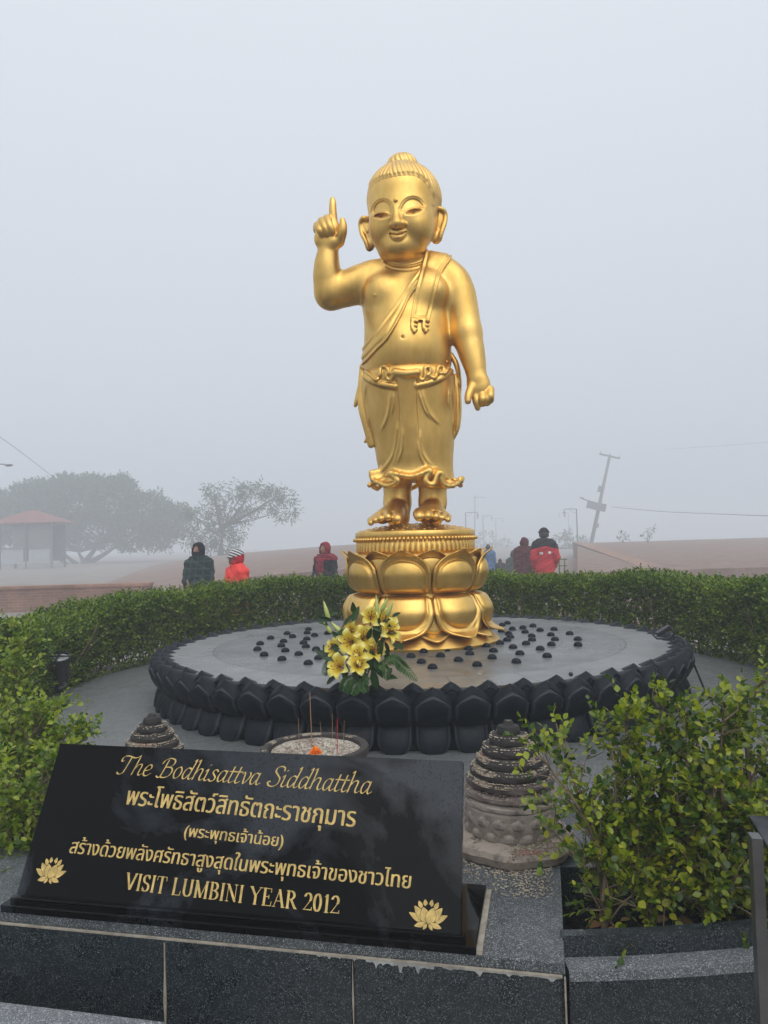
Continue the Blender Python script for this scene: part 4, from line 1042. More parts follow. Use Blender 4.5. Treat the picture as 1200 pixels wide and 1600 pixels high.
def pen_field(strokes, nib, ang, tmin, h, W0, W1, H0, H1):
    nx, ny = int((W1-W0)/h)+2, int((H1-H0)/h)+2
    X = (W0+h*np.arange(nx))[None, :]; Y = (H0+h*np.arange(ny))[:, None]
    f = np.full((ny, nx), 1.0, np.float32)
    for pts, w in strokes:
        n = (math.cos(ang)*w/2, math.sin(ang)*w/2)
        for (ax, ay), (bx, by) in zip(pts[:-1], pts[1:]):
            q = [(ax-n[0], ay-n[1]), (ax+n[0], ay+n[1]), (bx+n[0], by+n[1]), (bx-n[0], by-n[1])]
            x0, x1, y0, y1 = min(p[0] for p in q), max(p[0] for p in q), min(p[1] for p in q), max(p[1] for p in q); mg = tmin+.1
            i0, i1 = max(0, int((x0-mg-W0)/h)), min(nx, int((x1+mg-W0)/h)+2); j0, j1 = max(0, int((y0-mg-H0)/h)), min(ny, int((y1+mg-H0)/h)+2)
            sx, sy = np.broadcast_arrays(X[:, i0:i1], Y[j0:j1]); d = poly_sd(sx, sy, q)-tmin
            f[j0:j1, i0:i1] = np.minimum(f[j0:j1, i0:i1], d)
    return f
def write_pen(text, font, L, Rr, Hp, nib, ang, tmin, slant=0.0, track=0.0, name='inscription'):
    x = 0; strokes = []
    for ch in text:
        adv, st_ = font[ch]
        for s in st_:
            if isinstance(s, tuple): pts, w = s[1], (nib if s[0] == 'L' else .004)
            else: pts, w = sm2(s, 5), nib
            strokes.append(([(x+a+slant*b, b) for a, b in pts], w))
        x += adv+track
    (s0, t0), (s1, t1) = onslab(*L), onslab(*Rr); hs, ht = onslab(*Hp)
    W = x-track; sx = (s1-s0)/W; sy = abs(ht-(t0+(t1-t0)*(hs-s0)/(s1-s0)))
    if font is SCRIPT: sy /= 1.7
    f = pen_field(strokes, nib, ang, tmin, .022, -.4, W+.9, -.6, 2.0)
    sl = (t1-t0)/(s1-s0)
    me = iso_mesh(name, f, -.4, -.6, .022, lambda a, b: slab(s0+a*sx, t0+a*sx*sl*.0+b*sy+(t1-t0)*a/W, .0007))
    return link(name, me, M['gilt'], sg)
def write_thai(text, L, Rr, Hp, fat=.5, name='inscription'):
    c = bpy.data.curves.new('thai', 'FONT'); c.body = text; c.fill_mode = 'NONE'; c.resolution_u = 6
    o = bpy.data.objects.new('thai', c); COL.objects.link(o); dg = bpy.context.evaluated_depsgraph_get(); dg.update()
    mm2 = bpy.data.meshes.new_from_object(o.evaluated_get(dg)); n = len(mm2.vertices)
    co = np.zeros(n*3, np.float32); mm2.vertices.foreach_get('co', co); co = co.reshape(-1, 3)[:, :2]
    ed = np.array([list(e.vertices) for e in mm2.edges]); bpy.data.objects.remove(o); bpy.data.curves.remove(c); bpy.data.meshes.remove(mm2)
    # walk the outlines so that every contour keeps its direction
    nb = {}
    for a, b in ed: nb.setdefault(a, []).append(b); nb.setdefault(b, []).append(a)
    seen = set(); loops = []
    for v in range(n):
        if v in seen or v not in nb: continue
        lp = [v]; seen.add(v); cur = v
        while True:
            nx_ = [w for w in sorted(nb[cur], key=lambda w: abs(w-cur-1)) if w not in seen]
            if not nx_: break
            cur = nx_[0]; seen.add(cur); lp.append(cur)
        loops.append(co[lp])
    W0, W1 = co[:, 0].min(), co[:, 0].max(); h = .0105
    gx, gy = np.arange(W0-.1, W1+.1, h), np.arange(co[:, 1].min()-.1, co[:, 1].max()+.1, h)
    wind = np.zeros((len(gy), len(gx)), np.int32)
    for lp in loops:
        for (ax, ay), (bx, by) in zip(lp, np.roll(lp, -1, 0)):
            if ay == by: continue
            up = 1 if by > ay else -1; ya, yb = min(ay, by), max(ay, by)
            j = np.nonzero((gy >= ya) & (gy < yb))[0]
            for jj in j:
                xc = ax+(gy[jj]-ay)/(by-ay)*(bx-ax); k = np.searchsorted(gx, xc); wind[jj, k:] += up
    occ = (wind != 0).astype(np.float32)
    # a slanted broad pen: thicken along one direction only
    o2 = occ.copy()
    for k in range(1, 3): o2 = np.maximum(o2, np.roll(np.roll(occ, k, 1), int(k*.45), 0)); o2 = np.maximum(o2, np.roll(np.roll(occ, -k, 1), -int(k*.45), 0))
    f = fat-blur(o2, 2)
    (s0, t0), (s1, t1) = onslab(*L), onslab(*Rr); hs, ht = onslab(*Hp)
    sx = (s1-s0)/(W1-W0); xh = .56
    sy = abs(ht-(t0+(t1-t0)*(hs-s0)/(s1-s0)))/xh
    me = iso_mesh(name, f.astype(np.float32), gx[0], gy[0], h, lambda a, b: slab(s0+(a-W0)*sx+.06*b*sy, t0+(t1-t0)*(a-W0)/(W1-W0)+b*sy, .0007))
    return link(name, me, M['gilt'], sg)
write_pen('The Bodhisattva Siddhattha', SCRIPT, (184, 1214), (584, 1235), (386, 1194), .105, R(38), .016, .24)
write_thai('พระโพธิสัตว์สิทธัตถะราชกุมาร', (197, 1262), (558, 1287), (222, 1241), .62)
write_thai('(พระพุทธเจ้าน้อย)', (289, 1309), (444, 1321), (308, 1296), .62)
write_thai('สร้างด้วยพลังศรัทธาสูงสุดในพระพุทธเจ้าของชาวไทย', (107, 1340), (643, 1380), (122, 1323), .62)
write_pen('VISIT LUMBINI YEAR 2012', CAPS, (193, 1394), (531, 1423), (271, 1374), .115, R(8), .020, 0, .03)
def emblem(cx, cy, wpx):
    c = onslab(cx, cy); e = onslab(cx+wpx/2, cy+wpx*.03); w = e[0]-c[0]
    def leaf(x, y, ang, ln_, wd, tip=.35):
        pts = []
        for i in range(17):
            t = i/16; pts.append((wd*math.sin(math.pi*t)**.8*(1-.35*t), ln_*t))
        pts = pts+[(-a, b) for a, b in pts[::-1]]; a = R(ang)
        return [(x+p*math.cos(a)-q*math.sin(a), y+p*math.sin(a)+q*math.cos(a)) for p, q in pts]
    shapes = [leaf(-.06, -.5, 62, .98, .21), leaf(.06, -.5, -62, .98, .21), leaf(-.04, -.5, 38, 1.02, .25), leaf(.04, -.5, -38, 1.02, .25), leaf(-.30, .18, 24, .42, .13), leaf(.30, .18, -24, .42, .13), leaf(-.12, .30, 8, .36, .12), leaf(.12, .30, -8, .36, .12),
              leaf(-.02, -.56, 15, .86, .30), leaf(.02, -.56, -15, .86, .30), leaf(-.10, -.50, 108, .58, .16), leaf(.10, -.50, -108, .58, .16), leaf(-.05, -.52, 150, .34, .10), leaf(.05, -.52, -150, .34, .10)]
    h = .018; g = np.arange(-1.15, 1.15, h); X, Y = np.meshgrid(g, g); f = np.full(X.shape, 1.0, np.float32)
    for s in shapes:
        d = poly_sd(X, Y, s); f = np.where(d < .022, d, np.minimum(f, np.maximum(d, 0)+.0001+0*d)); 
    f = np.where((np.hypot(X, (Y-.30)*1.1) < .13), .05, f)
    me = iso_mesh('lotus_emblem', f.astype(np.float32), g[0], g[0], h, lambda a, b: slab(c[0]+a*w, c[1]+b*w*.86, .0007)); link('lotus_emblem', me, M['gilt'], sg)
emblem(79, 1366, 52); emblem(670.5, 1417, 66)
# ------------------------------------------------------------------ leaves
LEAF = np.array([(0, 0, 0), (-.30, .28, .07), (.30, .28, .07), (0, .30, 0), (-.34, .58, .085), (.34, .58, .085), (0, .6, -.01), (-.17, .86, .03), (.17, .86, .03), (0, 1.0, -.06)], np.float32)
LEAF_F = np.array([(0, 2, 3, 3), (0, 3, 1, 1), (3, 2, 5, 6), (1, 3, 6, 4), (6, 5, 8, 9), (4, 6, 9, 7)])
LEAF_S = np.array([(0, 0, 0), (-.30, .45, .07), (.30, .45, .07), (0, 1.0, -.05)], np.float32)
def leaves(P, D, N, S, simple=False, wid=1.0):
    """P positions, D growing directions, N face normals, S lengths -> V, faces"""
    D = D/np.linalg.norm(D, axis=1, keepdims=True); X = np.cross(D, N); X /= np.linalg.norm(X, axis=1, keepdims=True)+1e-9; Nn = np.cross(X, D)
    T = LEAF_S if simple else LEAF; n, k = len(P), len(T)
    V = (P[:, None]+S[:, None, None]*(T[None, :, 0:1]*wid*X[:, None]+T[None, :, 1:2]*D[:, None]+T[None, :, 2:3]*Nn[:, None])).reshape(-1, 3)
    b = (np.arange(n)*k)[:, None, None]
    if simple: return V, [(b+np.array([[0, 2, 3], [0, 3, 1]])[None]).reshape(-1, 3)]
    return V, [(b+np.array([[0, 2, 3], [0, 3, 1]])[None]).reshape(-1, 3), (b+np.array([[3, 2, 5, 6], [1, 3, 6, 4], [6, 5, 8, 9], [4, 6, 9, 7]])[None]).reshape(-1, 4)]
def unit(n):
    v = rng.normal(size=(n, 3)); return (v/np.linalg.norm(v, axis=1, keepdims=True)).astype(np.float32)
def sprays(P, D, per, spread, S0, S1, simple=False, wid=1.0, up=.5):
    """small twigs at P pointing D, each with `per` leaves on both sides"""
    n = len(P); D = D/np.linalg.norm(D, axis=1, keepdims=True)
    L = rng.uniform(.6, 1.2, n)*spread; PP, DD, NN, SS = [], [], [], []
    side = np.cross(D, unit(n)); side /= np.linalg.norm(side, axis=1, keepdims=True)+1e-9
    for k in range(per):
        t = (k+.6)/per; s = 1 if k % 2 else -1
        PP.append(P+D*(L*t)[:, None]); d = D*(.55+.5*t)+side*s*(1.0-.5*t)+unit(n)*.28; DD.append(d)
        nn = unit(n)*.55+np.array([0, 0, up]); NN.append(nn); SS.append(rng.uniform(S0, S1, n)*(1-.25*t))
    return leaves(np.concatenate(PP), np.concatenate(DD), np.concatenate(NN), np.concatenate(SS), simple, wid)
def vnoise(x, y, seed=0):
    return (np.sin(x*3.1+seed)*np.cos(y*2.3+seed*1.7)+.6*np.sin(x*7.3+y*5.1+seed*2.1)+.4*np.sin(x*15.1-y*11.7+seed))/2
# ------------------------------------------------------------------ hedge round the back of the terrace
def hedge_arc(a0, a1, r0, r1, zb, ztop, n, size, seed, simple=True):
    """clipped hedge: twigs through a shell of the arc box"""
    a = rng.uniform(a0, a1, n); f = rng.choice(4, n, p=[.40, .28, .18, .14]); w = r1-r0; zt = ztop(a)
    dep = np.abs(rng.normal(0, .055, n)); u = rng.uniform(0, 1, n); lo = rng.beta(1.25, 1.0, n)
    nz = vnoise(a*4, lo*3, seed)*.045
    r = np.select([f == 0, f == 1, f == 2], [r0+dep-nz, r0+u*w, r1-dep+nz], r0+u*w)
    z = np.select([f == 0, f == 1, f == 2], [zb+.05+lo*(zt-zb-.05), zt-dep+vnoise(a*5, u*2, seed+3)*.03, zb+.05+lo*(zt-zb-.05)], zb+.05+lo*(zt-zb-.08))
    # rounded shoulders
    ed = np.clip((z-(zt-.07))/.07, 0, 1); r = np.where(f == 0, r+ed**2*.05, np.where(f == 2, r-ed**2*.05, r))
    c, s = np.cos(a), np.sin(a); P = np.stack([r*c, r*s, z], 1)
    out = np.select([f == 0, f == 2], [-1.0, 1.0], 0.0)[:, None]*np.stack([c, s, 0*c], 1)
    D = out*.8+np.array([0, 0, 1])*np.where(f == 1, 1.0, .45)[:, None]+unit(n)*.65
    # thin the bottom so that light shows between the stems
    low = np.clip((z-zb)/(zt-zb)*2.2, 0, 1); keep = rng.uniform(0, 1, n) < .20+.80*low
    keep &= vnoise(a*9, z*9, seed+5) > -.62-.5*np.clip((z-zb)/(zt-zb)*2-.6, 0, 1)
    return sprays(P[keep], D[keep], 6, .085, size*.8, size*1.3, simple, 1.05, .5)
def stems_arc(a0, a1, r0, r1, zb, zt, n, rad):
    m = MB()
    for i in range(n):
        a = a0+(a1-a0)*(i+rng.uniform(.1, .9))/n; r = rng.uniform(r0+.06, r1-.06); p = Vector((r*math.cos(a), r*math.sin(a), zb))
        for k in range(rng.integers(1, 4)):
            d = Vector((rng.normal(0, .22), rng.normal(0, .22), 1)); h = (zt-zb)*rng.uniform(.6, .98); q = [p+d*(h*t)+Vector((rng.normal(0, .012), rng.normal(0, .012), 0)) for t in (0, .35, .7, 1)]
            m.tube(q, [rad, rad*.8, rad*.55, rad*.25], 5, False)
            for j in (1, 2):
                e = q[j]+Vector((rng.normal(0, .10), rng.normal(0, .10), rng.uniform(.04, .14))); m.tube([q[j], e], [rad*.45, rad*.2], 4, False)
    return m
HB0, HB1 = R(-40), R(206)
hd = thing('hedge', 'long clipped green hedge curving round the back of the terrace', 'hedge', (0, 2.65, .4))
ztop_b = lambda a: 1.200+.0*a-.125*np.clip((a-R(150))/R(42), 0, 1.1)+.02*np.sin(a*9)+.012*np.sin(a*23)
V, F = hedge_arc(HB0, HB1, 2.42, 2.92, .56, ztop_b, 36000, .032, 1)
link('foliage', mesh_np('foliage', V, F, False), M['leaf_hedge'], hd)
stems_arc(HB0, HB1, 2.42, 2.92, .52, 1.2, 190, .007).build('branches', M['bark'], hd, True)
sl_ = annulus(2.425, 3.24, .40, .56, R(-62), R(262), 128); tag(sl_.build('planter_soil', M['soil']), kind='structure')
# ------------------------------------------------------------------ loose shrub in front on the left
def shrub(name, label, stems, zb, leaf_mat, lsize, per, seed, nspray, group=None, wid=1.15, tip=.09, dens=1.0):
    """stems: list of (base, list of points, radius); leaves sprout along them and along side twigs"""
    rs = np.random.default_rng(seed); base = Vector(stems[0][0][0]); t = thing(name, label, 'shrub', base, 0, group)
    wood = MB(); tips = []; dirs = []
    for pts, rad in stems:
        q = smooth_line(pts, 4); L = len(q); wood.tube(q, [rad*(1-.75*i/(L-1)) for i in range(L)], 6, False)
        for i in range(1, L):
            fr = i/(L-1)
            d0 = (q[i]-q[i-1]).normalized()
            for k in range(3 if fr < .6 else 2):
                if rs.uniform() < .8*(dens if fr > .3 else 1):
                    d = (d0*.5+Vector(rs.normal(0, .75, 3))+Vector((0, 0, .45))).normalized(); ln_ = rs.uniform(.05, .14)*(1.25-.6*fr)
                    e = q[i]+d*ln_; m_ = q[i]+d*ln_*.55+Vector(rs.normal(0, .012, 3)); wood.tube([q[i], m_, e], [rad*.38, rad*.28, rad*.14], 4, False)
                    for j in range(nspray):
                        u = (j+.7)/nspray; p = q[i].lerp(e, u); tips.append(p); dirs.append((d*.7+Vector(rs.normal(0, .55, 3))+Vector((0, 0, .2))))
        tips.append(q[-1]); dirs.append(q[-1]-q[-2]+Vector((0, 0, .01)))
    P = np.array([list(v) for v in tips], np.float32); D = np.array([list(v) for v in dirs], np.float32)
    V, F = sprays(P, D, per, tip, lsize*.7, lsize*1.25, False, wid, .7)
    link('foliage', mesh_np('foliage', V, F, True), leaf_mat, t); wood.build('branches', M['bark'], t, True)
    return t
rs = np.random.default_rng(5)
def bush_stems(cx, cy, zb, n, spread, h0, h1, rad, lean=(0, 0)):
    out = []
    for i in range(n):
        b = Vector((cx+rs.normal(0, .035), cy+rs.normal(0, .035), zb)); h = rs.uniform(h0, h1); dx, dy = rs.normal(0, spread)+lean[0], rs.normal(0, spread)+lean[1]
        out.append(([b, b+Vector((dx*.30+rs.normal(0, .02), dy*.30+rs.normal(0, .02), h*.35)), b+Vector((dx*.7+rs.normal(0, .03), dy*.7+rs.normal(0, .03), h*.7)), b+Vector((dx, dy, h))], rad*rs.uniform(.7, 1.2)))
    return out
def stem_px(l, y0, y1, rad):
    n = len(l); return ([Vector(ony(px, py, y0+(y1-y0)*i/(n-1))) for i, (px, py) in enumerate(l)], rad)
lw = [('pale leafy shrub right behind the lower left end of the inscribed slab', -2.86, [[(40, 1405), (38, 1340), (48, 1270), (70, 1215)], [(34, 1405), (20, 1330), (10, 1260), (8, 1215)], [(42, 1400), (64, 1320), (90, 1240), (100, 1195)], [(30, 1405), (0, 1350), (-20, 1290)], [(36, 1400), (30, 1310), (38, 1240)], [(40, 1400), (25, 1360), (12, 1330)], [(44, 1400), (60, 1360), (58, 1310)]]),
      ('pale shrub leaning over the paving just above the top left corner of the slab', -2.45, [[(15, 1330), (30, 1240), (70, 1180), (118, 1150)], [(8, 1330), (20, 1230), (50, 1150), (92, 1105)], [(0, 1330), (0, 1230), (15, 1150), (30, 1100)], [(12, 1320), (50, 1230), (80, 1190), (105, 1170)], [(5, 1320), (-10, 1220), (-15, 1140)], [(10, 1320), (28, 1270), (60, 1250)], [(4, 1300), (40, 1180), (60, 1120)]]),
      ('bright yellow-green shrub at the left edge in front of the black spotlight', -1.85, [[(-5, 1250), (10, 1160), (28, 1095), (46, 1055)], [(-10, 1250), (-5, 1130), (10, 1060), (28, 1020)], [(0, 1240), (25, 1175), (55, 1140), (78, 1128)], [(-20, 1240), (-30, 1120), (-25, 1030)], [(-5, 1230), (15, 1130), (32, 1075)], [(-5, 1230), (20, 1170), (50, 1140)]]),
      ('pale shrub farthest back along the left edge, against the clipped hedge', -1.20, [[(-15, 1170), (0, 1090), (20, 1030), (48, 1000)], [(-25, 1170), (-15, 1080), (-5, 1010), (8, 985)], [(-10, 1160), (5, 1090), (22, 1050), (30, 1030)], [(-40, 1160), (-50, 1060), (-45, 990)], [(-15, 1150), (10, 1060), (30, 1010)]])]
for i, (lab, y, ss) in enumerate(lw):
    shrub('shrub', lab, [stem_px(l, y, y+.10, .0085) for l in ss], .5, M['leaf_left'], .026+.002*i, 6, 20+i, 4, 'pale shrubs on the left', 1.05, .075)
# ------------------------------------------------------------------ shrubs in the planter on the right
s1 = [stem_px([(945, 1462), (940, 1380), (925, 1290), (898, 1210), (868, 1110)], -2.98, -2.86, .0085), stem_px([(942, 1400), (950, 1300), (962, 1200), (948, 1130)], -2.98, -2.84, .006), stem_px([(940, 1330), (905, 1250), (860, 1185), (842, 1160)], -2.97, -2.9, .006), stem_px([(915, 1350), (885, 1310), (848, 1270)], -2.98, -2.95, .005), stem_px([(938, 1385), (975, 1310), (1000, 1235)], -2.96, -2.8, .005), stem_px([(928, 1300), (905, 1230), (915, 1170)], -2.95, -2.8, .005)]
s2 = [stem_px([(1020, 1462), (1018, 1380), (1005, 1280), (1000, 1180), (995, 1095)], -2.92, -2.82, .010), stem_px([(1020, 1400), (1040, 1300), (1035, 1180), (1030, 1085)], -2.92, -2.8, .007), stem_px([(1018, 1380), (975, 1290), (968, 1190), (980, 1110)], -2.92, -2.82, .006), stem_px([(1020, 1420), (1060, 1330), (1075, 1220), (1070, 1120)], -2.92, -2.86, .006), stem_px([(1018, 1390), (995, 1310), (1010, 1220)], -2.93, -2.95, .005), stem_px([(1020, 1330), (1050, 1240), (1055, 1150)], -2.9, -2.75, .005), stem_px([(1018, 1420), (985, 1380), (965, 1340)], -2.94, -2.98, .004)]
s3 = [stem_px([(1105, 1460), (1100, 1380), (1090, 1280), (1085, 1180), (1095, 1110)], -2.86, -2.78, .011), stem_px([(1108, 1420), (1130, 1310), (1125, 1190), (1130, 1090)], -2.86, -2.78, .009), stem_px([(1102, 1400), (1070, 1320), (1060, 1240)], -2.88, -2.92, .007), stem_px([(1108, 1430), (1150, 1340), (1160, 1220), (1150, 1110)], -2.85, -2.75, .007), stem_px([(1105, 1390), (1110, 1290), (1115, 1200)], -2.88, -2.9, .006), stem_px([(1108, 1440), (1135, 1400), (1150, 1360)], -2.9, -2.96, .005)]
s4 = [stem_px([(1185, 1450), (1180, 1330), (1170, 1200), (1165, 1090), (1180, 1030)], -2.78, -2.65, .011), stem_px([(1190, 1420), (1200, 1300), (1205, 1180), (1210, 1060)], -2.76, -2.6, .009), stem_px([(1188, 1400), (1150, 1290), (1135, 1180), (1125, 1100)], -2.78, -2.7, .008), stem_px([(1190, 1430), (1230, 1300), (1245, 1180), (1240, 1080)], -2.75, -2.55, .008), stem_px([(1185, 1400), (1165, 1330), (1160, 1260)], -2.8, -2.86, .006), stem_px([(1188, 1420), (1215, 1350), (1225, 1280)], -2.8, -2.88, .006)]
def lower(ss): return [([p+Vector((0, 0, -.030*max(0, (p.z-.5)/.55))) for p in pts], r) for pts, r in ss]
s1, s2, s3, s4 = lower(s1), lower(s2), lower(s3), lower(lower(s4))
for st_, lab, sd_ in ((s1, 'thin green shrub with a bare leaning stem beside the stone stupa', 31), (s2, 'bushy green shrub standing in the middle of the planter right of the plinth', 32), (s3, 'dense green shrub with thick forked stems behind the curved planter wall', 33), (s4, 'tall yellow-green shrub behind the tilted information board at the right edge', 34)):
    shrub('shrub', lab, st_, .5, M['leaf_shrub'], .0235, 6, sd_, 4 if sd_ > 31 else 2, 'green shrubs in the planter', 1.05, .065, .5 if sd_ == 31 else 1.0)
# fallen leaves in the planter
n = 40; P = np.stack([rng.uniform(.9, 1.5, n), rng.uniform(-2.98, -2.74, n), np.full(n, .566)], 1); V, F = leaves(P, unit(n)*np.array([1, 1, .15]), np.array([0, 0, 1])+unit(n)*.4, rng.uniform(.03, .05, n))
lf = link('fallen_leaves', mesh_np('fallen_leaves', V, F, True), m_leaf('dry_leaf', [(.12, .055, .02), (.2, .1, .03), (.16, .12, .03)], .7, .1)); tag(lf, kind='stuff')
# ------------------------------------------------------------------ curved planter wall
for side, (a0, a1) in (('r', (math.atan2(-3.19, .885-.25), R(-12))), ('l', (R(192), math.atan2(-3.19, -.885+.25)+2*math.pi))):
    w = thing('planter_wall', 'curved black granite planter wall right of the plinth' if side == 'r' else 'curved black granite planter wall running left of the plinth', 'wall', ((3.3*math.cos((a0+a1)/2), 3.3*math.sin((a0+a1)/2), 0)))
    ox = .25 if side == 'r' else -.25
    for nm, (r0_, r1_, z0_, z1_), mt_ in (('facing', (3.178, 3.230, .0, .598), 'granite'), ('ledge', (3.178, 3.237, .600, .622), 'granite_light'), ('upstand', (3.148, 3.176, .45, .670), 'granite')):
        q_ = annulus(r0_, r1_, z0_, z1_, a0, a1, 48); q_.v = [(v[0]+ox, v[1], v[2]) for v in q_.v]; q_.build(nm, M[mt_], w)
# inner retaining wall of the terrace seen behind the shrub
rw = thing('terrace_edge', 'dark stone edge of the terrace behind the planter shrubs', 'wall', (1.3, -2.3, .3))
MB().box((1.10, -2.45, .47), (.46, .50, .374), bev=.004).build('edge_block', M['granite'], rw)
# ------------------------------------------------------------------ stupas
RINGS = ((.142, .026), (.141, .028), (.135, .029), (.122, .029), (.104, .030), (.084, .030), (.060, .029), (.036, .024))
def make_stupa(label, x, y, rz=0, sc=1.0):
    t = thing('stone_stupa', label, 'stupa', (x, y, PT+.001), rz, 'small stone stupas')
    pr = []
    # stepped rings
    z = .138
    for r, h in RINGS:
        pr += [(r*.94, z), (r*.995, z+.002), (r, z+.004), (r*1.0, z+h*.50), (r*.985, z+h*.56), (r*.975, z+h*.62), (r*.87, z+h*.97)]; z += h
    pr += [(.018, z+.004), (.012, z+.016), (.002, z+.018)]
    irr = np.random.default_rng(int(abs(x)*1000))
    MB().lathe([(.001, .12)]+pr, n=72, fn=lambda a, i: 1+.008*math.sin(a*5+i)+.006*math.sin(a*13+i*2)).build('stepped_rings', M['stupa'], t, True, R(40), False)
    base = MB(); base.lathe([(.182, 0), (.190, .004), (.196, .026), (.188, .040), (.165, .047), (.140, .055)], n=64, fn=lambda a, i: 1.0 if i > 3 else .95+.06*abs(math.cos(a*4)) ).build('octagonal_foot', M['stupa'], t, True, R(35), False)
    MB().lathe([(.122, .045), (.140, .07), (.142, .10), (.138, .125), (.140, .135), (.130, .14)], n=64).build('drum', M['stupa'], t, True, None, False)
    def petal(r0, z0, z1, hw):
        u = np.linspace(-1, 1, 11)[:, None]; v = np.linspace(0, 1, 10)[None]
        w = np.sqrt(np.clip(1-np.clip((v-.35)/.65, 0, 1)**3.2, 0, 1))*.96+.04; e = np.maximum(np.abs(u)+0*v, np.abs(v-.45)/.55+0*u)
        r = r0+.007*np.sin(np.pi*v)**.6*(1-u**2)**.5-.006*np.exp(-((e-.70)/.12)**2)+0*u
        return grid_mesh(polar(r, u*hw*w, z0+(z1-z0)*v-.008*u**2*v))
    for k, (r0, z0, z1, off) in enumerate(((.139, .047, .088, 0), (.140, .086, .126, .5))):
        V, F = petal(r0, z0, z1, math.pi/16*.97); me = mesh_np('petal', V, [F])
        for i in range(16):
            o = link('lower_petal' if k == 0 else 'upper_petal', me, M['stupa'], t, False); o.rotation_euler = (0, 0, 2*math.pi*(i+off)/16)
    t.scale = (sc,)*3
    return t
xr = ony(797, 1240, -2.60).x
sp1 = make_stupa('dark stained stone stupa strewn with rice, standing beside the right end of the inscribed slab', xr, -2.58)
xl = ony(238, 1150, -2.45).x
sp2 = make_stupa('stone stupa peeping over the top left of the inscribed slab, red powder on its steps', xl, -2.45, 1.3, .90)
def scatter(name, label, pts, mat, s=(.004, .0016, .0014), kind='stuff'):
    V = []; F = []
    base = MB().ball((0, 0, 0), s, 5, 4); bv = np.array(base.v); n0 = len(bv); bf = base.f
    m = MB()
    for p in pts:
        a = rng.uniform(0, 2*math.pi); c, s_ = math.cos(a), math.sin(a); k = rng.uniform(.7, 1.3)
        m.add([(p[0]+k*(v[0]*c-v[1]*s_), p[1]+k*(v[0]*s_+v[1]*c), p[2]+k*v[2]) for v in bv], bf)
    o = m.build(name, mat); tag(o, label, None, None, kind); return o
pts = []
for i in range(900):
    a, r = rng.uniform(0, 2*math.pi), .19+abs(rng.normal(0, .045)); x, y = xr+r*math.cos(a), -2.58+r*math.sin(a)
    if x < .855 and y > -3.0: pts.append((x, y, PT+.003))
for i in range(260): pts.append((rng.uniform(.69, .85), rng.uniform(-2.92, -2.72), PT+.003))
scatter('rice_grains', 'rice grains strewn on the plinth round the stupa', pts, M['grain'])
# grains caught on the steps of the stupas
pts = []
for (cx, cy_, sc) in ((xr, -2.58, 1.0), (xl, -2.45, .9)):
    z = .138
    for r, h in RINGS[:-1]:
        for i in range(int(520*r/.15)):
            a = rng.uniform(0, 2*math.pi); q = r*(.88+.10*rng.uniform())
            if vnoise(a*2, z*30, 2)+.8*rng.normal() > .25: pts.append((cx+sc*q*math.cos(a), cy_+sc*q*math.sin(a), PT+sc*(z+h*(.84 if q < r*.95 else .62))+.003))
        z += h
scatter('offering_grains', 'rice caught on the steps of the stupas', pts, M['grain'])
# ------------------------------------------------------------------ incense bowl
bx, by = ony(492, 1166, -2.44).x, -2.44
bw = thing('incense_bowl', 'round stone incense bowl full of rice and ash behind the inscribed slab', 'bowl', (bx, by, PT))
zr = ony(573, 1168, by).z
zr = min(.93, max(.84, zr)); ZB = zr-PT
MB().lathe([(.11, 0), (.15, .02), (.165, ZB*.5), (.176, ZB-.035), (.186, ZB-.030), (.188, ZB-.006), (.184, ZB), (.166, ZB+.001), (.160, ZB-.004), (.158, ZB-.02)], n=80, closed_top=False).build('bowl', M['stupa'], bw, True, R(40), False)
f_ = MB(); n = 60
f_.lathe([(.159, ZB-.018), (.145, ZB-.010), (.118, ZB-.008), (.100, ZB-.012), (.088, ZB-.026), (.070, ZB-.030), (.058, ZB-.022), (.04, ZB-.014), (.02, ZB-.010), (.001, ZB-.009)], n=n, fn=lambda a, i: 1+.03*math.sin(a*3+i)+.02*math.sin(a*7+i*2)).build('rice_fill', M['rice'], bw, True, None, False)
inc = [((487, 1140), (484, 1082), .0022, 'incense', 'tall brown incense stick standing in the bowl behind the slab'), ((520, 1160), (519, 1115), .0012, 'incense', 'short thin brown incense stick right of the tall one'), ((527, 1160), (527, 1122), .0018, 'incense_red', 'red incense stick stuck upright in the bowl'), ((468, 1158), (466, 1122), .0011, 'incense', 'thin short incense stick left of the marigold'), ((505, 1164), (500, 1128), .0011, 'incense', 'thin incense stick between the marigold and the red stick'), ((535, 1158), (538, 1126), .0011, 'incense', 'thin incense stick leaning right, nearest the bowl rim')]
for i, (p, q, r, mt, lab) in enumerate(inc):
    yy = by+.03-(.012*i); a, b = Vector(ony(*p, yy)), Vector(ony(*q, yy)); a = b+(a-b)*1.0; a.z = PT+ZB-.03
    tag(MB().tube([a, b], [r*.72, r*.6], 6).build('incense_stick', M[mt]), lab, 'incense', 'incense sticks in the bowl')
mg_ = MB(); c0 = Vector(ony(493, 1172, by-.10)); c0.z = PT+ZB+.004
for k in range(5):
    for i in range(12-2*k):
        a = 2*math.pi*i/(12-2*k)+k; rr_ = .021-.0045*k; M3 = Matrix.Rotation(a, 3, 'Z') @ Matrix.Rotation(R(-15-16*k), 3, 'Y'); mg_.ball(c0+Vector((rr_*math.cos(a)*.8, rr_*math.sin(a)*.8, .004*k)), (.0085, .006, .002), 6, 4, M3)
tag(mg_.build('marigold', M['marigold'], None, True), 'bright orange marigold head lying on the rice in the bowl', 'flower')
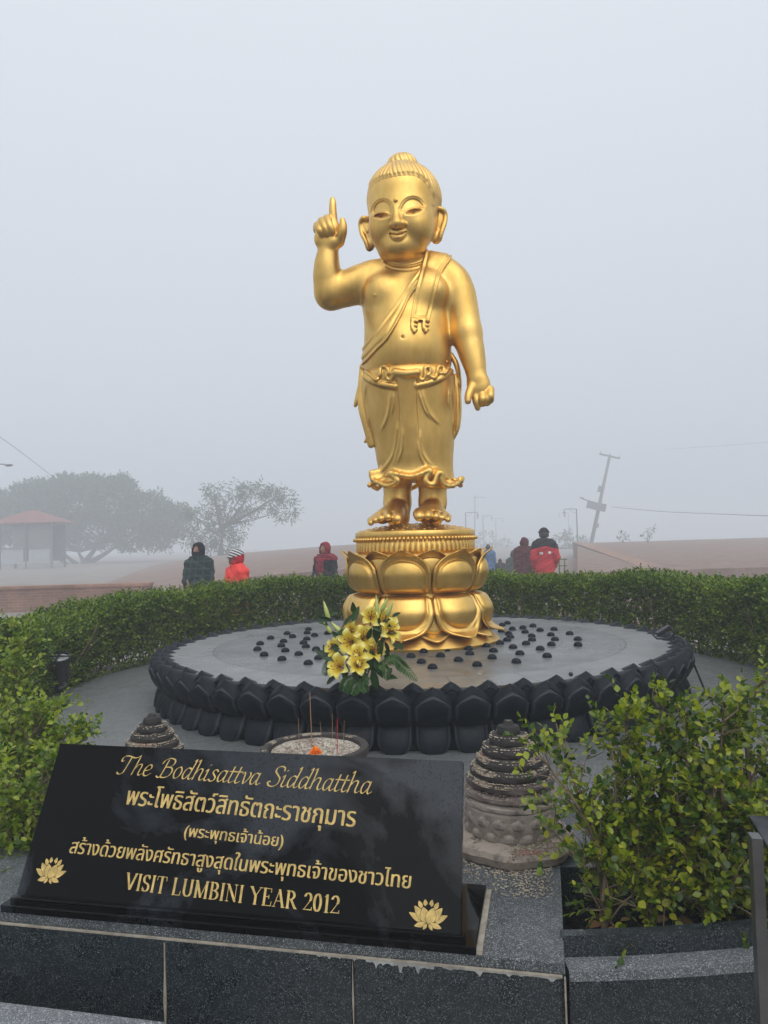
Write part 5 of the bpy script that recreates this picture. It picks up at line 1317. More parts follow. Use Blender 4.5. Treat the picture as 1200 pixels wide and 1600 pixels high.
# ------------------------------------------------------------------ lily bouquet
bq_b = Vector(onz(566, 1078, DISC)); bq_b.z = DISC+.0
BY = bq_b.y
bq = thing('lily_bouquet', 'bouquet of yellow lilies with fern fronds on the front rim of the platform', 'bouquet', bq_b)
def lily_mesh(rs, size=.085, open_=1.0):
    V = []; F = []; A = []
    for k in range(6):
        a0 = 2*math.pi*k/6+rs.normal(0, .06); inner = k % 2; wd = (.30 if inner else .22)*size; nu, nv = 5, 10; b = len(V); tw = rs.normal(0, .12)
        for j in range(nv):
            t = j/(nv-1); w = wd*math.sin(math.pi*min(1, t*.86+.10))**.8*(1-.15*t); rad = size*(.10+.95*t*open_*(1-.12*t)); zz = size*(.85*t**.8-.75*max(0, t-.45)**1.7*(1.7*open_))
            for i in range(nu):
                u = i/(nu-1)*2-1; ca, sa = math.cos(a0+tw*t), math.sin(a0+tw*t); x, y = rad, u*w; zc_ = zz+.10*size*abs(u)**1.5*math.sin(math.pi*t)+.01*size*math.sin(9*t+k)*u
                V.append((x*ca-y*sa, x*sa+y*ca, zc_)); A.append(t)
        for j in range(nv-1):
            for i in range(nu-1): F.append((b+j*nu+i, b+j*nu+i+1, b+(j+1)*nu+i+1, b+(j+1)*nu+i))
    me = bpy.data.meshes.new('lily'); me.from_pydata(V, [], F); me.polygons.foreach_set('use_smooth', np.ones(len(F), bool)); at = me.attributes.new('petal_v', 'FLOAT', 'POINT'); at.data.foreach_set('value', np.array(A, np.float32)); me.update()
    st_ = MB()
    for k in range(6):
        a = 2*math.pi*(k+.5)/6; e = Vector((math.cos(a)*size*.26, math.sin(a)*size*.26, size*.75)); st_.tube([(0, 0, size*.1), (e.x*.5, e.y*.5, size*.45), e], .0012, 4); st_.ball(e, (.0055, .0022, .0022), 6, 4, Matrix.Rotation(a+1.57, 3, 'Z'))
    st_.tube([(0, 0, 0), (0, 0, size*.8)], .0018, 5)
    return me, st_
rs3 = np.random.default_rng(11)
flow = [((572, 993), 30, .02, .082), ((545, 1003), -40, -.01, .078), ((527, 1040), -60, -.06, .085), ((560, 1038), 10, -.07, .07), ((603, 970), 60, .03, .085), ((520, 1012), -80, .02, .065), ((585, 1015), 40, .0, .07), ((580, 962), 10, .06, .07), ((548, 985), -20, .05, .06), ((612, 985), 85, .0, .07), ((558, 1022), -10, -.05, .062)]
stm = MB()
for i, ((px, py), yaw_, dy, sz) in enumerate(flow):
    p = Vector(ony(px, py, BY+dy)); toc = (CAM-p).normalized(); sd_ = Vector((1, 0, 0)); dirn = (toc*.72+sd_*math.sin(R(yaw_))*.6+Vector((0, 0, .18))+Vector(rs3.normal(0, .12, 3))).normalized()
    me, sm_ = lily_mesh(rs3, sz*.94, rs3.uniform(.8, 1.05)); q = dirn.to_track_quat('Z', 'Y').to_matrix().to_4x4() @ Matrix.Rotation(rs3.uniform(0, 6), 4, 'Z'); T = Matrix.Translation(p-dirn*sz*.5) @ q
    me.transform(T); fo = link('lily', me, M['lily'], bq); m2 = sm_.mesh('stamens', True); m2.transform(T); link('stamens', m2, M['stamen'], fo)
    b0_ = p-dirn*sz*.45; stm.tube(smooth_line([bq_b+Vector((rs3.normal(0, .012), .02+rs3.normal(0, .01), .03)), (bq_b+b0_)/2+Vector((0, .03, .02)), b0_], 5), .0035, 6)
for px, py, qx, qy in ((512, 962, 507, 944), (515, 985, 508, 975), (590, 958, 588, 936), (598, 950, 604, 938), (530, 985, 520, 975), (606, 958, 612, 945)):
    a, b = Vector(ony(px, py, BY+.03)), Vector(ony(qx, qy, BY+.03)); d = (b-a)
    bm_ = MB().tube(smooth_line([a-d*.4, a, a+d*.6, b+d*.3], 4), [.003, .006, .009, .010, .011, .011, .011, .010, .009, .007, .005, .003, .001], 8); bm_.build('bud', M['bud'], bq, True)
    stm.tube(smooth_line([bq_b+Vector((0, .02, .05)), (bq_b+a)/2+Vector((0, .03, .03)), a-d*.3], 5), .003, 5)
stm.build('stems', M['stem_green'], bq, True)
P, D, S = [], [], []
for i in range(46):
    px, py = rs3.uniform(512, 615), rs3.uniform(955, 1068); p = ony(px, py, BY+rs3.uniform(-.02, .07)); P.append(p); D.append((rs3.normal(0, .7)+(px-565)/60, rs3.normal(0, .5)-.2, rs3.normal(.25, .6))); S.append(rs3.uniform(.045, .085))
for px, py, h in ((588, 985, .12), (598, 1040, .11), (590, 1060, .11), (585, 1035, .12), (570, 1060, .11), (593, 1010, .11)):
    P.append(ony(px, py+20, BY+.01)); D.append((rs3.normal(0, .2), -.1, 1)); S.append(h)
V, F = leaves(np.array(P, np.float32), np.array(D, np.float32), np.array([0, -1, .4])+unit(len(P))*.5, np.array(S), False, .55); link('leaves', mesh_np('leaves', V, F, True), M['lily_leaf'], bq)
def frond(pts, wid):
    q = smooth_line(pts, 10); m_ = MB().tube(q, .0018, 5, False); P, D, N, S = [], [], [], []
    for i in range(2, len(q)-1):
        d = (q[i+1]-q[i-1]).normalized(); up = Vector((.15, -.5, .85)); sd_ = d.cross(up).normalized(); u = i/len(q); L = wid*math.sin(math.pi*min(1, .12+u*.88))**.7
        for s in (1, -1): P.append(q[i]); D.append(sd_*s+d*.45-Vector((0, 0, .15))); N.append(up); S.append(L)
    V, F = leaves(np.array([list(p) for p in P], np.float32), np.array([list(p) for p in D], np.float32), np.array([list(p) for p in N], np.float32), np.array(S), False, .42)
    k = link('fern_frond', mesh_np('fern_frond', V, F, True), M['fern'], bq); m_.build('frond_stalk', M['stem_green'], k, True)
frond([ony(585, 1050, BY), ony(612, 1030, BY), ony(630, 1042, BY), ony(652, 1064, BY)], .042)
frond([ony(565, 1060, BY-.02), ony(555, 1070, BY-.07), ony(549, 1085, BY-.10)], .040); frond([ony(560, 1055, BY-.02), ony(543, 1064, BY-.07), ony(535, 1080, BY-.09)], .036)
frond([ony(590, 1040, BY), ony(602, 1045, BY-.02), ony(604, 1062, BY-.03)], .026); frond([ony(530, 1020, BY+.01), ony(515, 1035, BY-.01), ony(506, 1055, BY-.02)], .034)
frond([ony(575, 1055, BY-.02), ony(568, 1068, BY-.06), ony(572, 1082, BY-.08)], .030)
# ------------------------------------------------------------------ lamps, cable, stone ball
can = thing('spotlight', 'black barrel spotlight with crossed guard bars standing by the hedge on the left', 'spotlight', (-2.30, -.58, PAVE))
cx_ = Vector((-2.30, -.58, PAVE))
MB().lathe([(.045, 0), (.05, .03), (.03, .05), (.03, .08)], cx_, 20).build('foot', M['black_metal'], can, True, R(40))
MB().lathe([(.05, .07), (.064, .08), (.070, .20), (.078, .205), (.078, .235), (.070, .237), (.066, .222), (.001, .222)], cx_, 32).build('barrel', M['black_metal'], can, True, R(40))
MB().lathe([(.066, .225), (.001, .227)], cx_, 32).build('lens', M['lens'], can, True)
g_ = MB()
for a in (.4, .4+math.pi/2): g_.box(cx_+Vector((0, 0, .240)), (.15, .012, .006), Matrix.Rotation(a, 3, 'Z'))
g_.build('guard_bars', M['black_metal'], can)
can.rotation_euler = (R(15), R(9), 0); can.location.z += .03
fl_ = Vector(onz(1037, 996, DISC+.03)); fl_ = Vector((fl_.x, fl_.y, DISC+.01))
fd = thing('floodlight', 'small black floodlight with bracket on the right rim of the platform', 'floodlight', fl_)
Mf = Matrix.Rotation(R(20), 3, 'Z') @ Matrix.Rotation(R(-28), 3, 'Y')
MB().box(fl_+Vector((0, 0, .062)), (.095, .04, .026), Mf, .005).build('housing', M['black_metal'], fd)
MB().box(fl_+Vector((0, 0, .062))+Mf @ Vector((0, -.021, 0)), (.082, .004, .020), Mf).build('glass', M['black_metal'], fd)
MB().tube([fl_+Vector((.048, -.005, .08)), fl_+Vector((.06, 0, .04)), fl_+Vector((.03, .0, .012)), fl_+Vector((-.04, 0, .012)), fl_+Vector((-.065, 0, .04))], .006, 6).build('bracket', M['black_metal'], fd, True)
cb = [onz(1050, 992, DISC+.02), ony(1068, 1000, fl_.y-.05), ony(1083, 1035, fl_.y-.15), onz(1100, 1075, PAVE+.02), onz(1110, 1090, PAVE+.01), onz(1145, 1105, PAVE+.008), onz(1162, 1135, PAVE+.008)]
tag(MB().tube(smooth_line(cb, 6), .006, 6).build('cable', M['wire'], None, True), 'black cable running from the floodlight down to the paving on the right', 'cable')
pb = onz(892, 1056, DISC); tag(MB().ball((pb.x, pb.y, DISC+.008), .011, 12, 8).build('stone_ball', M['black_metal'], None, True), 'tiny black ball lying on the rim of the platform top', 'ball')
pb = onz(749, 1053, DISC); tag(MB().ball((pb.x, pb.y, DISC-.001), (.012, .008, .003), 12, 6).build('white_petal', M['panel_white'], None, True), 'small white scrap lying on the wet platform top right of the bouquet', 'litter')
# ------------------------------------------------------------------ information board at the right edge
ib = thing('information_board', 'dark tilted information board on a grey steel post at the right picture edge', 'board', (1.27, -3.46, 0))
pbx = ony(1189, 1500, -3.46).x
zpt = ony(1189, 1306, -3.46).z
MB().box((pbx, -3.46, zpt/2), (.018, .03, zpt)).build('post', M['steel_grey'], ib)
MB().box((pbx+.55, -3.46, zpt/2), (.018, .03, zpt)).build('post', M['steel_grey'], ib)
p0, p1 = Vector(ony(1175, 1283, -3.36)), Vector(ony(1202, 1338, -3.50))
Mi = Matrix.Rotation(math.atan2(p0.z-p1.z, .14), 3, 'X')
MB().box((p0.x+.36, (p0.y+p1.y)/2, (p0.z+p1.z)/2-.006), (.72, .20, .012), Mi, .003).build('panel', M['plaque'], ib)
MB().box((p0.x+.36, (p0.y+p1.y)/2, (p0.z+p1.z)/2-.020), (.70, .18, .014), Mi).build('panel_frame', M['steel_grey'], ib)
# ------------------------------------------------------------------ background: brick ruins, paths
def prism(name, label, cat, pts, z0s, z1s, mat_top, mat_side, group=None):
    """solid from a plan outline with a height per corner"""
    t = thing(name, label, cat, (sum(p[0] for p in pts)/len(pts), sum(p[1] for p in pts)/len(pts), 0), 0, group); n = len(pts)
    m = MB(); m.v = [(p[0], p[1], z) for p, z in zip(pts, z0s)]+[(p[0], p[1], z) for p, z in zip(pts, z1s)]
    m.f = [(i, (i+1) % n, n+(i+1) % n, n+i) for i in range(n)]; m.build('face', mat_side, t)
    m2 = MB(); m2.v = [(p[0], p[1], z+.003) for p, z in zip(pts, z1s)]; m2.f = [tuple(range(n))]; m2.build('top', mat_top, t)
    return t
def wall_run(name, label, A, Bp, za, zb, th, mat, cope_mat, z0=-.05, cope=.075, over=.03, n=14, cat='wall'):
    """low wall from A to B with a brick-on-edge coping; modelled along its own x axis"""
    A, Bp = Vector((A.x, A.y, 0)), Vector((Bp.x, Bp.y, 0)); d = Bp-A; L = d.length; t = thing(name, label, cat, A, math.atan2(d.y, d.x))
    m = MB(); m.v = [(0, -th/2, z0), (L, -th/2, z0), (L, th/2, z0), (0, th/2, z0), (0, -th/2, za-cope), (L, -th/2, zb-cope), (L, th/2, zb-cope), (0, th/2, za-cope)]
    m.f = [(0, 1, 5, 4), (1, 2, 6, 5), (2, 3, 7, 6), (3, 0, 4, 7), (4, 5, 6, 7)]; m.build('wall_body', mat, t, world_coords=False)
    c = MB(); h = th/2+over
    c.v = [(-over, -h, za-cope), (L+over, -h, zb-cope), (L+over, h, zb-cope), (-over, h, za-cope), (-over, -h, za), (L+over, -h, zb), (L+over, h, zb), (-over, h, za)]
    c.f = [(0, 1, 5, 4), (1, 2, 6, 5), (2, 3, 7, 6), (3, 0, 4, 7), (4, 5, 6, 7), (3, 2, 1, 0)]; c.build('coping', cope_mat, t, world_coords=False)
    return t
# path the visitors walk on, laid just above the earth
def strip(name, pts, mat, z=.006, kind='structure'):
    m = MB(); m.v = [(p.x, p.y, z) for p in pts]; m.f = [tuple(range(len(pts)))]; o = m.build(name, mat); return tag(o, kind=kind)
strip('path', [onz(-150, 990, 0), onz(1300, 990, 0), far(1000, 890, 60), far(690, 890, 60)], M['brick_xy'])
wall_run('brick_kerb_wall', 'low brick wall with brick-on-edge coping slanting away behind the left hedge', far(-60, 985, 9.6), far(292, 909, 21.5), .50, .50, .42, M['brick_xz'], M['brick_cope'])
wall_run('brick_wall', 'weathered brick wall facing the viewer at the far left beside the kiosk', far(-90, 915, 20.0), far(236, 912, 20.5), .70, .68, .45, M['brick_xz'], M['brick_cope'])
# long ruined brick mound behind the women
def mound(name, label, top, d0, d1, drop, mat_top, mat_side):
    t = thing(name, label, 'ruin', far(top[len(top)//2][0], top[len(top)//2][1], d0)); m = MB(); n = len(top)
    for px, py in top:
        a = far(px, py+drop, d0); b = far(px, py, d1); c = far(px, py, d1+9)
        m.v += [(a.x, a.y, -.05), (a.x, a.y, max(.05, a.z)), (b.x, b.y, b.z), (c.x, c.y, b.z-.05), (c.x, c.y, -.05)]
    for i in range(n-1):
        for k in range(4): m.f.append((5*i+k, 5*i+5+k, 5*i+6+k, 5*i+1+k))
    m.f += [(4, 3, 2, 1, 0), tuple(5*(n-1)+k for k in range(5))]
    m.build('brick_bank', mat_top, t); return t
mound('brick_mound', 'long low mound of old brick rising to the right behind the two women', [(108, 897), (160, 892), (250, 883), (310, 873), (360, 866), (430, 860), (500, 854), (545, 851), (600, 849)], 25, 70, 38, M['brick_xy'], M['brick_xz'])
mound('brick_terrace', 'raised brick terrace sloping up on the right behind the hedge', [(902, 849), (950, 847.5), (1010, 846), (1100, 843), (1200, 840), (1300, 838)], 24, 62, 46, M['brick_xy'], M['brick_xz'])
wall_run('brick_parapet', 'brick parapet with flat coping running back along the left side of the raised terrace', far(1022, 892, 26), far(902, 850, 60), far(1022, 886, 26).z, far(902, 849, 60).z+.12, .7, M['brick_xz'], M['brick_cope'])
# ------------------------------------------------------------------ kiosk
kd = 72; kA, kB = far(8, 900, kd), far(96, 900, kd); kc = far(52, 900, kd+1.6); kw = (kB-kA).length; kz = far(50, 816, kd).z; ktop = far(50, 797, kd+1.6).z
ks = thing('kiosk', 'small pavilion with red hipped roof and pale panels at the far left edge', 'kiosk', (kc.x, kc.y, 0), YAW)
for sx in (-1, 1):
    for sy in (-1, 1): MB().box((sx*kw*.46, sy*1.5, kz/2), (.16, .16, kz)).build('post', M['pole_grey'], ks, world_coords=False)
MB().box((.0, -1.5, kz/2), (.12, .12, kz)).build('post', M['pole_grey'], ks, world_coords=False)
zl_ = kz*.43
for x0, x1 in ((-.46, -.02), (.02, .46)): MB().box(((x0+x1)/2*kw, -1.46, (zl_+.35)/2+.18), ((x1-x0)*kw*.86, .05, zl_-.35)).build('lower_panel', M['panel_white'], ks, world_coords=False)
for x0, x1 in ((-.25, -.02), (.02, .46)): MB().box(((x0+x1)/2*kw, -1.44, (zl_+kz)/2-.05), ((x1-x0)*kw*.9, .05, kz-zl_-.35)).build('upper_panel', M['board'], ks, world_coords=False)
MB().box((0, 1.44, kz*.55), (kw*.9, .05, kz*.8)).build('back_panel', M['board'], ks, world_coords=False)
MB().box((0, -1.5, zl_+.08), (kw*.95, .14, .14)).build('rail', M['pole_grey'], ks, world_coords=False)
rf = MB(); e = kw*.62; rf.v = [(-e, -2.2, kz), (e, -2.2, kz), (e, 2.2, kz), (-e, 2.2, kz), (-.25, 0, ktop), (.25, 0, ktop), (-e, -2.2, kz-.1), (e, -2.2, kz-.1), (e, 2.2, kz-.1), (-e, 2.2, kz-.1)]
rf.f = [(0, 1, 5, 4), (1, 2, 5), (2, 3, 4, 5), (3, 0, 4), (6, 7, 1, 0), (7, 8, 2, 1), (8, 9, 3, 2), (9, 6, 0, 3), (9, 8, 7, 6)]; rf.build('roof', M['roof_red'], ks, world_coords=False)
# ------------------------------------------------------------------ trees
def blob_tree(name, label, base, trunk, blobs, dist, n, size, rad, droop=0.0, mat='leaf_tree', per=5, wid=.9, group='trees in the mist', cat='tree'):
    B_ = Vector((base.x, base.y, 0)); t = thing(name, label, cat, B_, 0, group); w = MB(); P, D = [], []; k = dist/FPX
    for l in trunk:
        q = [far(px, py, dist+dz) for px, py, dz in l]; q[0] = Vector((q[0].x, q[0].y, max(-.1, q[0].z))) if l is trunk[0] else q[0]
        q = smooth_line(q, 4); w.tube(q, [rad*(1-.8*i/(len(q)-1)) for i in range(len(q))], 7, False); rad *= .86
    for px, py, r in blobs:
        c = far(px, py, dist+rng.uniform(-1, 1)*r*k*.6); m_ = int(n*(r/30)**2); v = unit(m_); rr_ = rng.uniform(.35, 1.0, m_)**.55
        lump = 1+.25*vnoise(v[:, 0]*2.5+px, v[:, 2]*2.5+py, px)
        p = np.array(c, np.float32)+v*(rr_*lump*r*k)[:, None]*np.array([1, 1, .85]); P.append(p); D.append(v*.8+np.array([0, 0, .35-droop*2])+unit(m_)*.5)
        top = far(trunk[0][-1][0], trunk[0][-1][1], dist); w.tube([top, (top+c)/2+Vector(rng.normal(0, .1, 3)), c], [rad*.45, rad*.3, rad*.1], 5, False)
    P = np.concatenate(P); D = np.concatenate(D); V, F = sprays(P, D, per, size*1.6, size*.7, size*1.3, True, wid, .5 if not droop else .1)
    link('crown', mesh_np('crown', V, F, False), M[mat], t); w.build('trunk', M['bark_dark'], t, True); return t
blob_tree('broad_tree', 'broad rounded tree fading in the mist behind the kiosk', far(128, 895, 95), [[(128, 899, 0), (132, 880, 0), (122, 862, 0)], [(130, 884, 0), (160, 868, 0), (200, 840, 0)], [(131, 880, 1), (150, 855, 1), (160, 830, 1)], [(126, 886, 0), (105, 870, 0), (80, 845, 0)], [(122, 890, -1), (95, 876, -1), (60, 850, -1)]],
          [(55, 795, 46), (115, 785, 44), (175, 782, 40), (228, 802, 36), (262, 818, 28), (20, 812, 40), (85, 828, 38), (150, 828, 34), (205, 832, 32), (-25, 802, 46), (248, 838, 24), (100, 764, 22), (190, 764, 20), (140, 762, 20), (60, 770, 22), (-30, 840, 36), (280, 805, 16)], 95, 620, .45, .55)
blob_tree('drooping_tree', 'slender tree with drooping leaf clusters in the mist right of the broad tree', far(345, 868, 74), [[(342, 885, 0), (346, 850, 0), (350, 822, 0)], [(348, 835, 0), (340, 800, 0), (334, 770, 0)], [(350, 825, 0), (375, 795, 0), (392, 768, 0)], [(352, 822, 1), (395, 800, 1), (428, 780, 1), (450, 795, 1)], [(347, 840, -1), (322, 822, -1), (304, 806, -1)]],
          [(332, 764, 11), (340, 782, 11), (328, 795, 9), (368, 768, 11), (385, 760, 11), (408, 764, 13), (430, 766, 12), (447, 775, 10), (452, 798, 9), (436, 800, 8), (360, 798, 12), (345, 822, 15), (380, 806, 9), (310, 818, 13), (300, 796, 9), (395, 792, 9), (352, 846, 15), (325, 845, 13), (372, 832, 8), (420, 788, 8), (300, 840, 12)], 74, 300, .55, .28, .55, 'leaf_tree', 4, .42)
hz_b = [('hazy bush of pale leaves right behind the man in the red jacket', [(878, 852, 16), (895, 868, 18), (868, 872, 13), (905, 850, 12), (885, 838, 9)], 110), ('pale misty bush left of the lamp posts on the path', [(760, 842, 14), (775, 862, 16), (745, 858, 14), (790, 850, 10)], 150), ('faint misty bush between the walkers and the far lamps', [(838, 860, 14), (822, 850, 9), (850, 872, 12)], 165)]
for lab, bl, d in hz_b: blob_tree('misty_bush', lab, far(bl[0][0], 890, d), [[(bl[0][0], 893, 0), (bl[0][0], bl[0][1]+8, 0)]], bl, d, 330, .40, .16, group='bushes in the mist', cat='bush')
for lab, bl, d in (('small leafy sapling growing on the raised terrace', [(973, 836, 6), (978, 842, 4), (968, 842, 4)], 55), ('wispy sapling on the raised terrace, right of the smaller one', [(1012, 834, 7), (1004, 840, 4), (1022, 828, 5), (1016, 842, 4)], 55)):
    b = far(bl[0][0], 848, d); t = thing('sapling', lab, 'sapling', b, 0, 'saplings on the terrace'); w = MB(); P, D = [], []
    for px, py, r in bl:
        e = far(px, py-r*.5, d); w.tube([b, (b+e)/2+Vector((rng.normal(0, .02), 0, .03)), e], [.022, .016, .007], 5, False)
        for i in range(10): P.append(list(e+Vector(rng.normal(0, r*.022, 3)))); D.append(list(rng.normal(0, 1, 3)+np.array([0, 0, .4])))
    V, F = sprays(np.array(P, np.float32), np.array(D, np.float32), 4, .2, .09, .16, True, .8, .5); link('foliage', mesh_np('foliage', V, F, False), M['leaf_tree'], t); w.build('stem', M['bark_dark'], t, True)
# ------------------------------------------------------------------ leaning pole, lamps, wires
pd = 92; pb_, ptop = far(924, 848, pd), far(953, 711, pd); pv_ = (ptop-pb_); pbase = pb_-pv_*(pb_.z/pv_.z)
lp_ = thing('utility_pole', 'leaning grey utility pole with crossarm and box, rising beyond the terrace', 'pole', pbase)
def onp(t): return pbase+(ptop-pbase)*t
MB().tube([pbase, ptop], [.26, .16], 10).build('pole', M['pole_grey'], lp_, True)
pdir = (ptop-pbase).normalized(); pside = (SIDE-pdir*SIDE.dot(pdir)).normalized()
Mp = Matrix((pside, pdir.cross(pside)*-1, pdir)).transposed()
MB().box(ptop-pdir*.15, (2.6, .18, .2), Mp).build('crossarm', M['pole_grey'], lp_)
ins_ = MB()
for s in (-1.2, .0, 1.2): ins_.tube([ptop+pside*s, ptop+pside*s+pdir*.22], [.06, .035], 8)
ins_.build('insulators', M['board'], lp_, True)
bx_c = far(931, 791, pd); MB().box(bx_c-FWD*.25, (2.3, .5, .92), Mp, .03).build('equipment_box', M['pole_grey'], lp_)
MB().tube([far(931, 786, pd), far(909, 779, pd)], .075, 6).build('bracket_arm', M['pole_grey'], lp_, True); MB().box(far(909, 778, pd), (.45, .18, .15), Mp).build('arm_lamp', M['pole_grey'], lp_)
MB().box(far(932, 821, pd)-FWD*.1, (.42, .35, .5), Mp).build('meter_box', M['pole_grey'], lp_)
MB().box(far(936, 764, pd)-FWD*.2, (.32, .3, .75), Mp).build('junction_box', M['pole_grey'], lp_)
def lamp_post(label, px, ytop, ybase_hint, dist, side, arm_px):
    b = far(px, 860, dist); top = far(px, ytop, dist); t = thing('lamp_post', label, 'lamp post', (b.x, b.y, 0), YAW, 'lantern lamp posts along the path'); h = top.z; a = arm_px*dist/FPX*side
    MB().tube([(0, 0, 0), (0, 0, .5), (0, 0, .52), (0, 0, h)], [.16, .15, .10, .08], 10).build('post', M['black_metal'], t, True, R(40), False)
    MB().tube(smooth_line([(0, 0, h-.04), (a*.5, 0, h+.02), (a, 0, h-.02)], 5)+[Vector((a, 0, h-.25))], .055, 6).build('arm', M['black_metal'], t, True, None, False)
    MB().tube(smooth_line([(0, 0, h-.55), (a*.3, 0, h-.45), (a*.55, 0, h-.06)], 5), .022, 6).build('scroll_brace', M['black_metal'], t, True, None, False)
    ln_ = MB(); ln_.lathe([(.02, h-.25), (.06, h-.30), (.24, h-.45), (.22, h-.47)], (a, 0, 0), 6); ln_.lathe([(.02, h-1.12), (.09, h-1.02), (.10, h-1.0)], (a, 0, 0), 6); f = ln_.build('lantern_frame', M['black_metal'], t, False, None, False)
    MB().lathe([(.10, h-1.0), (.20, h-.47)], (a, 0, 0), 6).build('lantern_glass', M['panel_white'], f, False, None, False); return t
lamp_post('lantern lamp post nearest on the right of the path, arm to the left', 903, 795, 845, 100, -1, 19)
lamp_post('fainter lantern lamp post just left of the nearest right-hand one', 890, 801, 845, 195, -1, 14)
lamp_post('lantern lamp post on the left of the path, right beside the pedestal top', 729, 801, 845, 120, 1, 19)
lamp_post('second, fainter lantern lamp post on the left of the path', 756, 806, 845, 155, 1, 14)
lamp_post('faintest lantern lamp post of the left row, farthest in the mist', 776, 810, 845, 195, 1, 11)
tp = far(742, 860, 130); MB_ = MB().tube([Vector((tp.x, tp.y, 0)), far(742, 774, 130)], [.10, .06], 8); MB_.tube([far(742, 777, 95), far(757, 777, 130)], .03, 5); tag(MB_.build('thin_pole', M['pole_grey'], None, True), 'thin tall pole with a short arm above the left lanterns', 'pole')
def wire(label, pts, d0, d1, r=.012):
    n = len(pts); q = [far(px, py, d0+(d1-d0)*i/(n-1)) for i, (px, py) in enumerate(pts)]; tag(MB().tube(smooth_line(q, 5), r, 5).build('overhead_wire', M['wire'], None, True), label, 'wire', 'overhead wires')
wire('overhead wire sagging across the sky at the right from the pole box', [(955, 792), (1030, 799), (1120, 803), (1200, 806), (1260, 806)], 92, 55, .03)
wire('faint upper overhead wire at the right edge of the sky', [(1040, 702), (1120, 697), (1200, 691), (1260, 686)], 130, 100, .025)
wire('overhead wire dropping from the left edge towards the broad tree', [(-30, 664), (20, 697), (80, 743), (95, 756)], 40, 68, .016)
sl2 = thing('street_lamp', 'street lamp arm poking in at the left edge above the trees', 'street lamp', (far(-25, 860, 44).x, far(-25, 860, 44).y, 0))
MB().tube([Vector((far(-25, 860, 44).x, far(-25, 860, 44).y, 0)), far(-25, 728, 44)], [.10, .07], 8).build('post', M['pole_grey'], sl2, True)
MB().tube([far(-25, 729, 44), far(-5, 725, 44), far(8, 725.5, 44)], .035, 6).build('arm', M['pole_grey'], sl2, True); MB().ball(far(14, 727, 44), (.28, .12, .08), 12, 8).build('lamp_head', M['pole_grey'], sl2, True)
gl_ = thing('railing', 'short green-grey railing beside the man in the red jacket', 'railing', far(874, 886, 24))
for px in (866, 874, 882): MB().tube([far(px, 900, 24), far(px, 872, 24)], .025, 6).build('post', M['stem_green'], gl_, True)
for py in (874, 884): MB().tube([far(864, py, 24), far(886, py, 24)], .018, 6).build('rail', M['stem_green'], gl_, True)
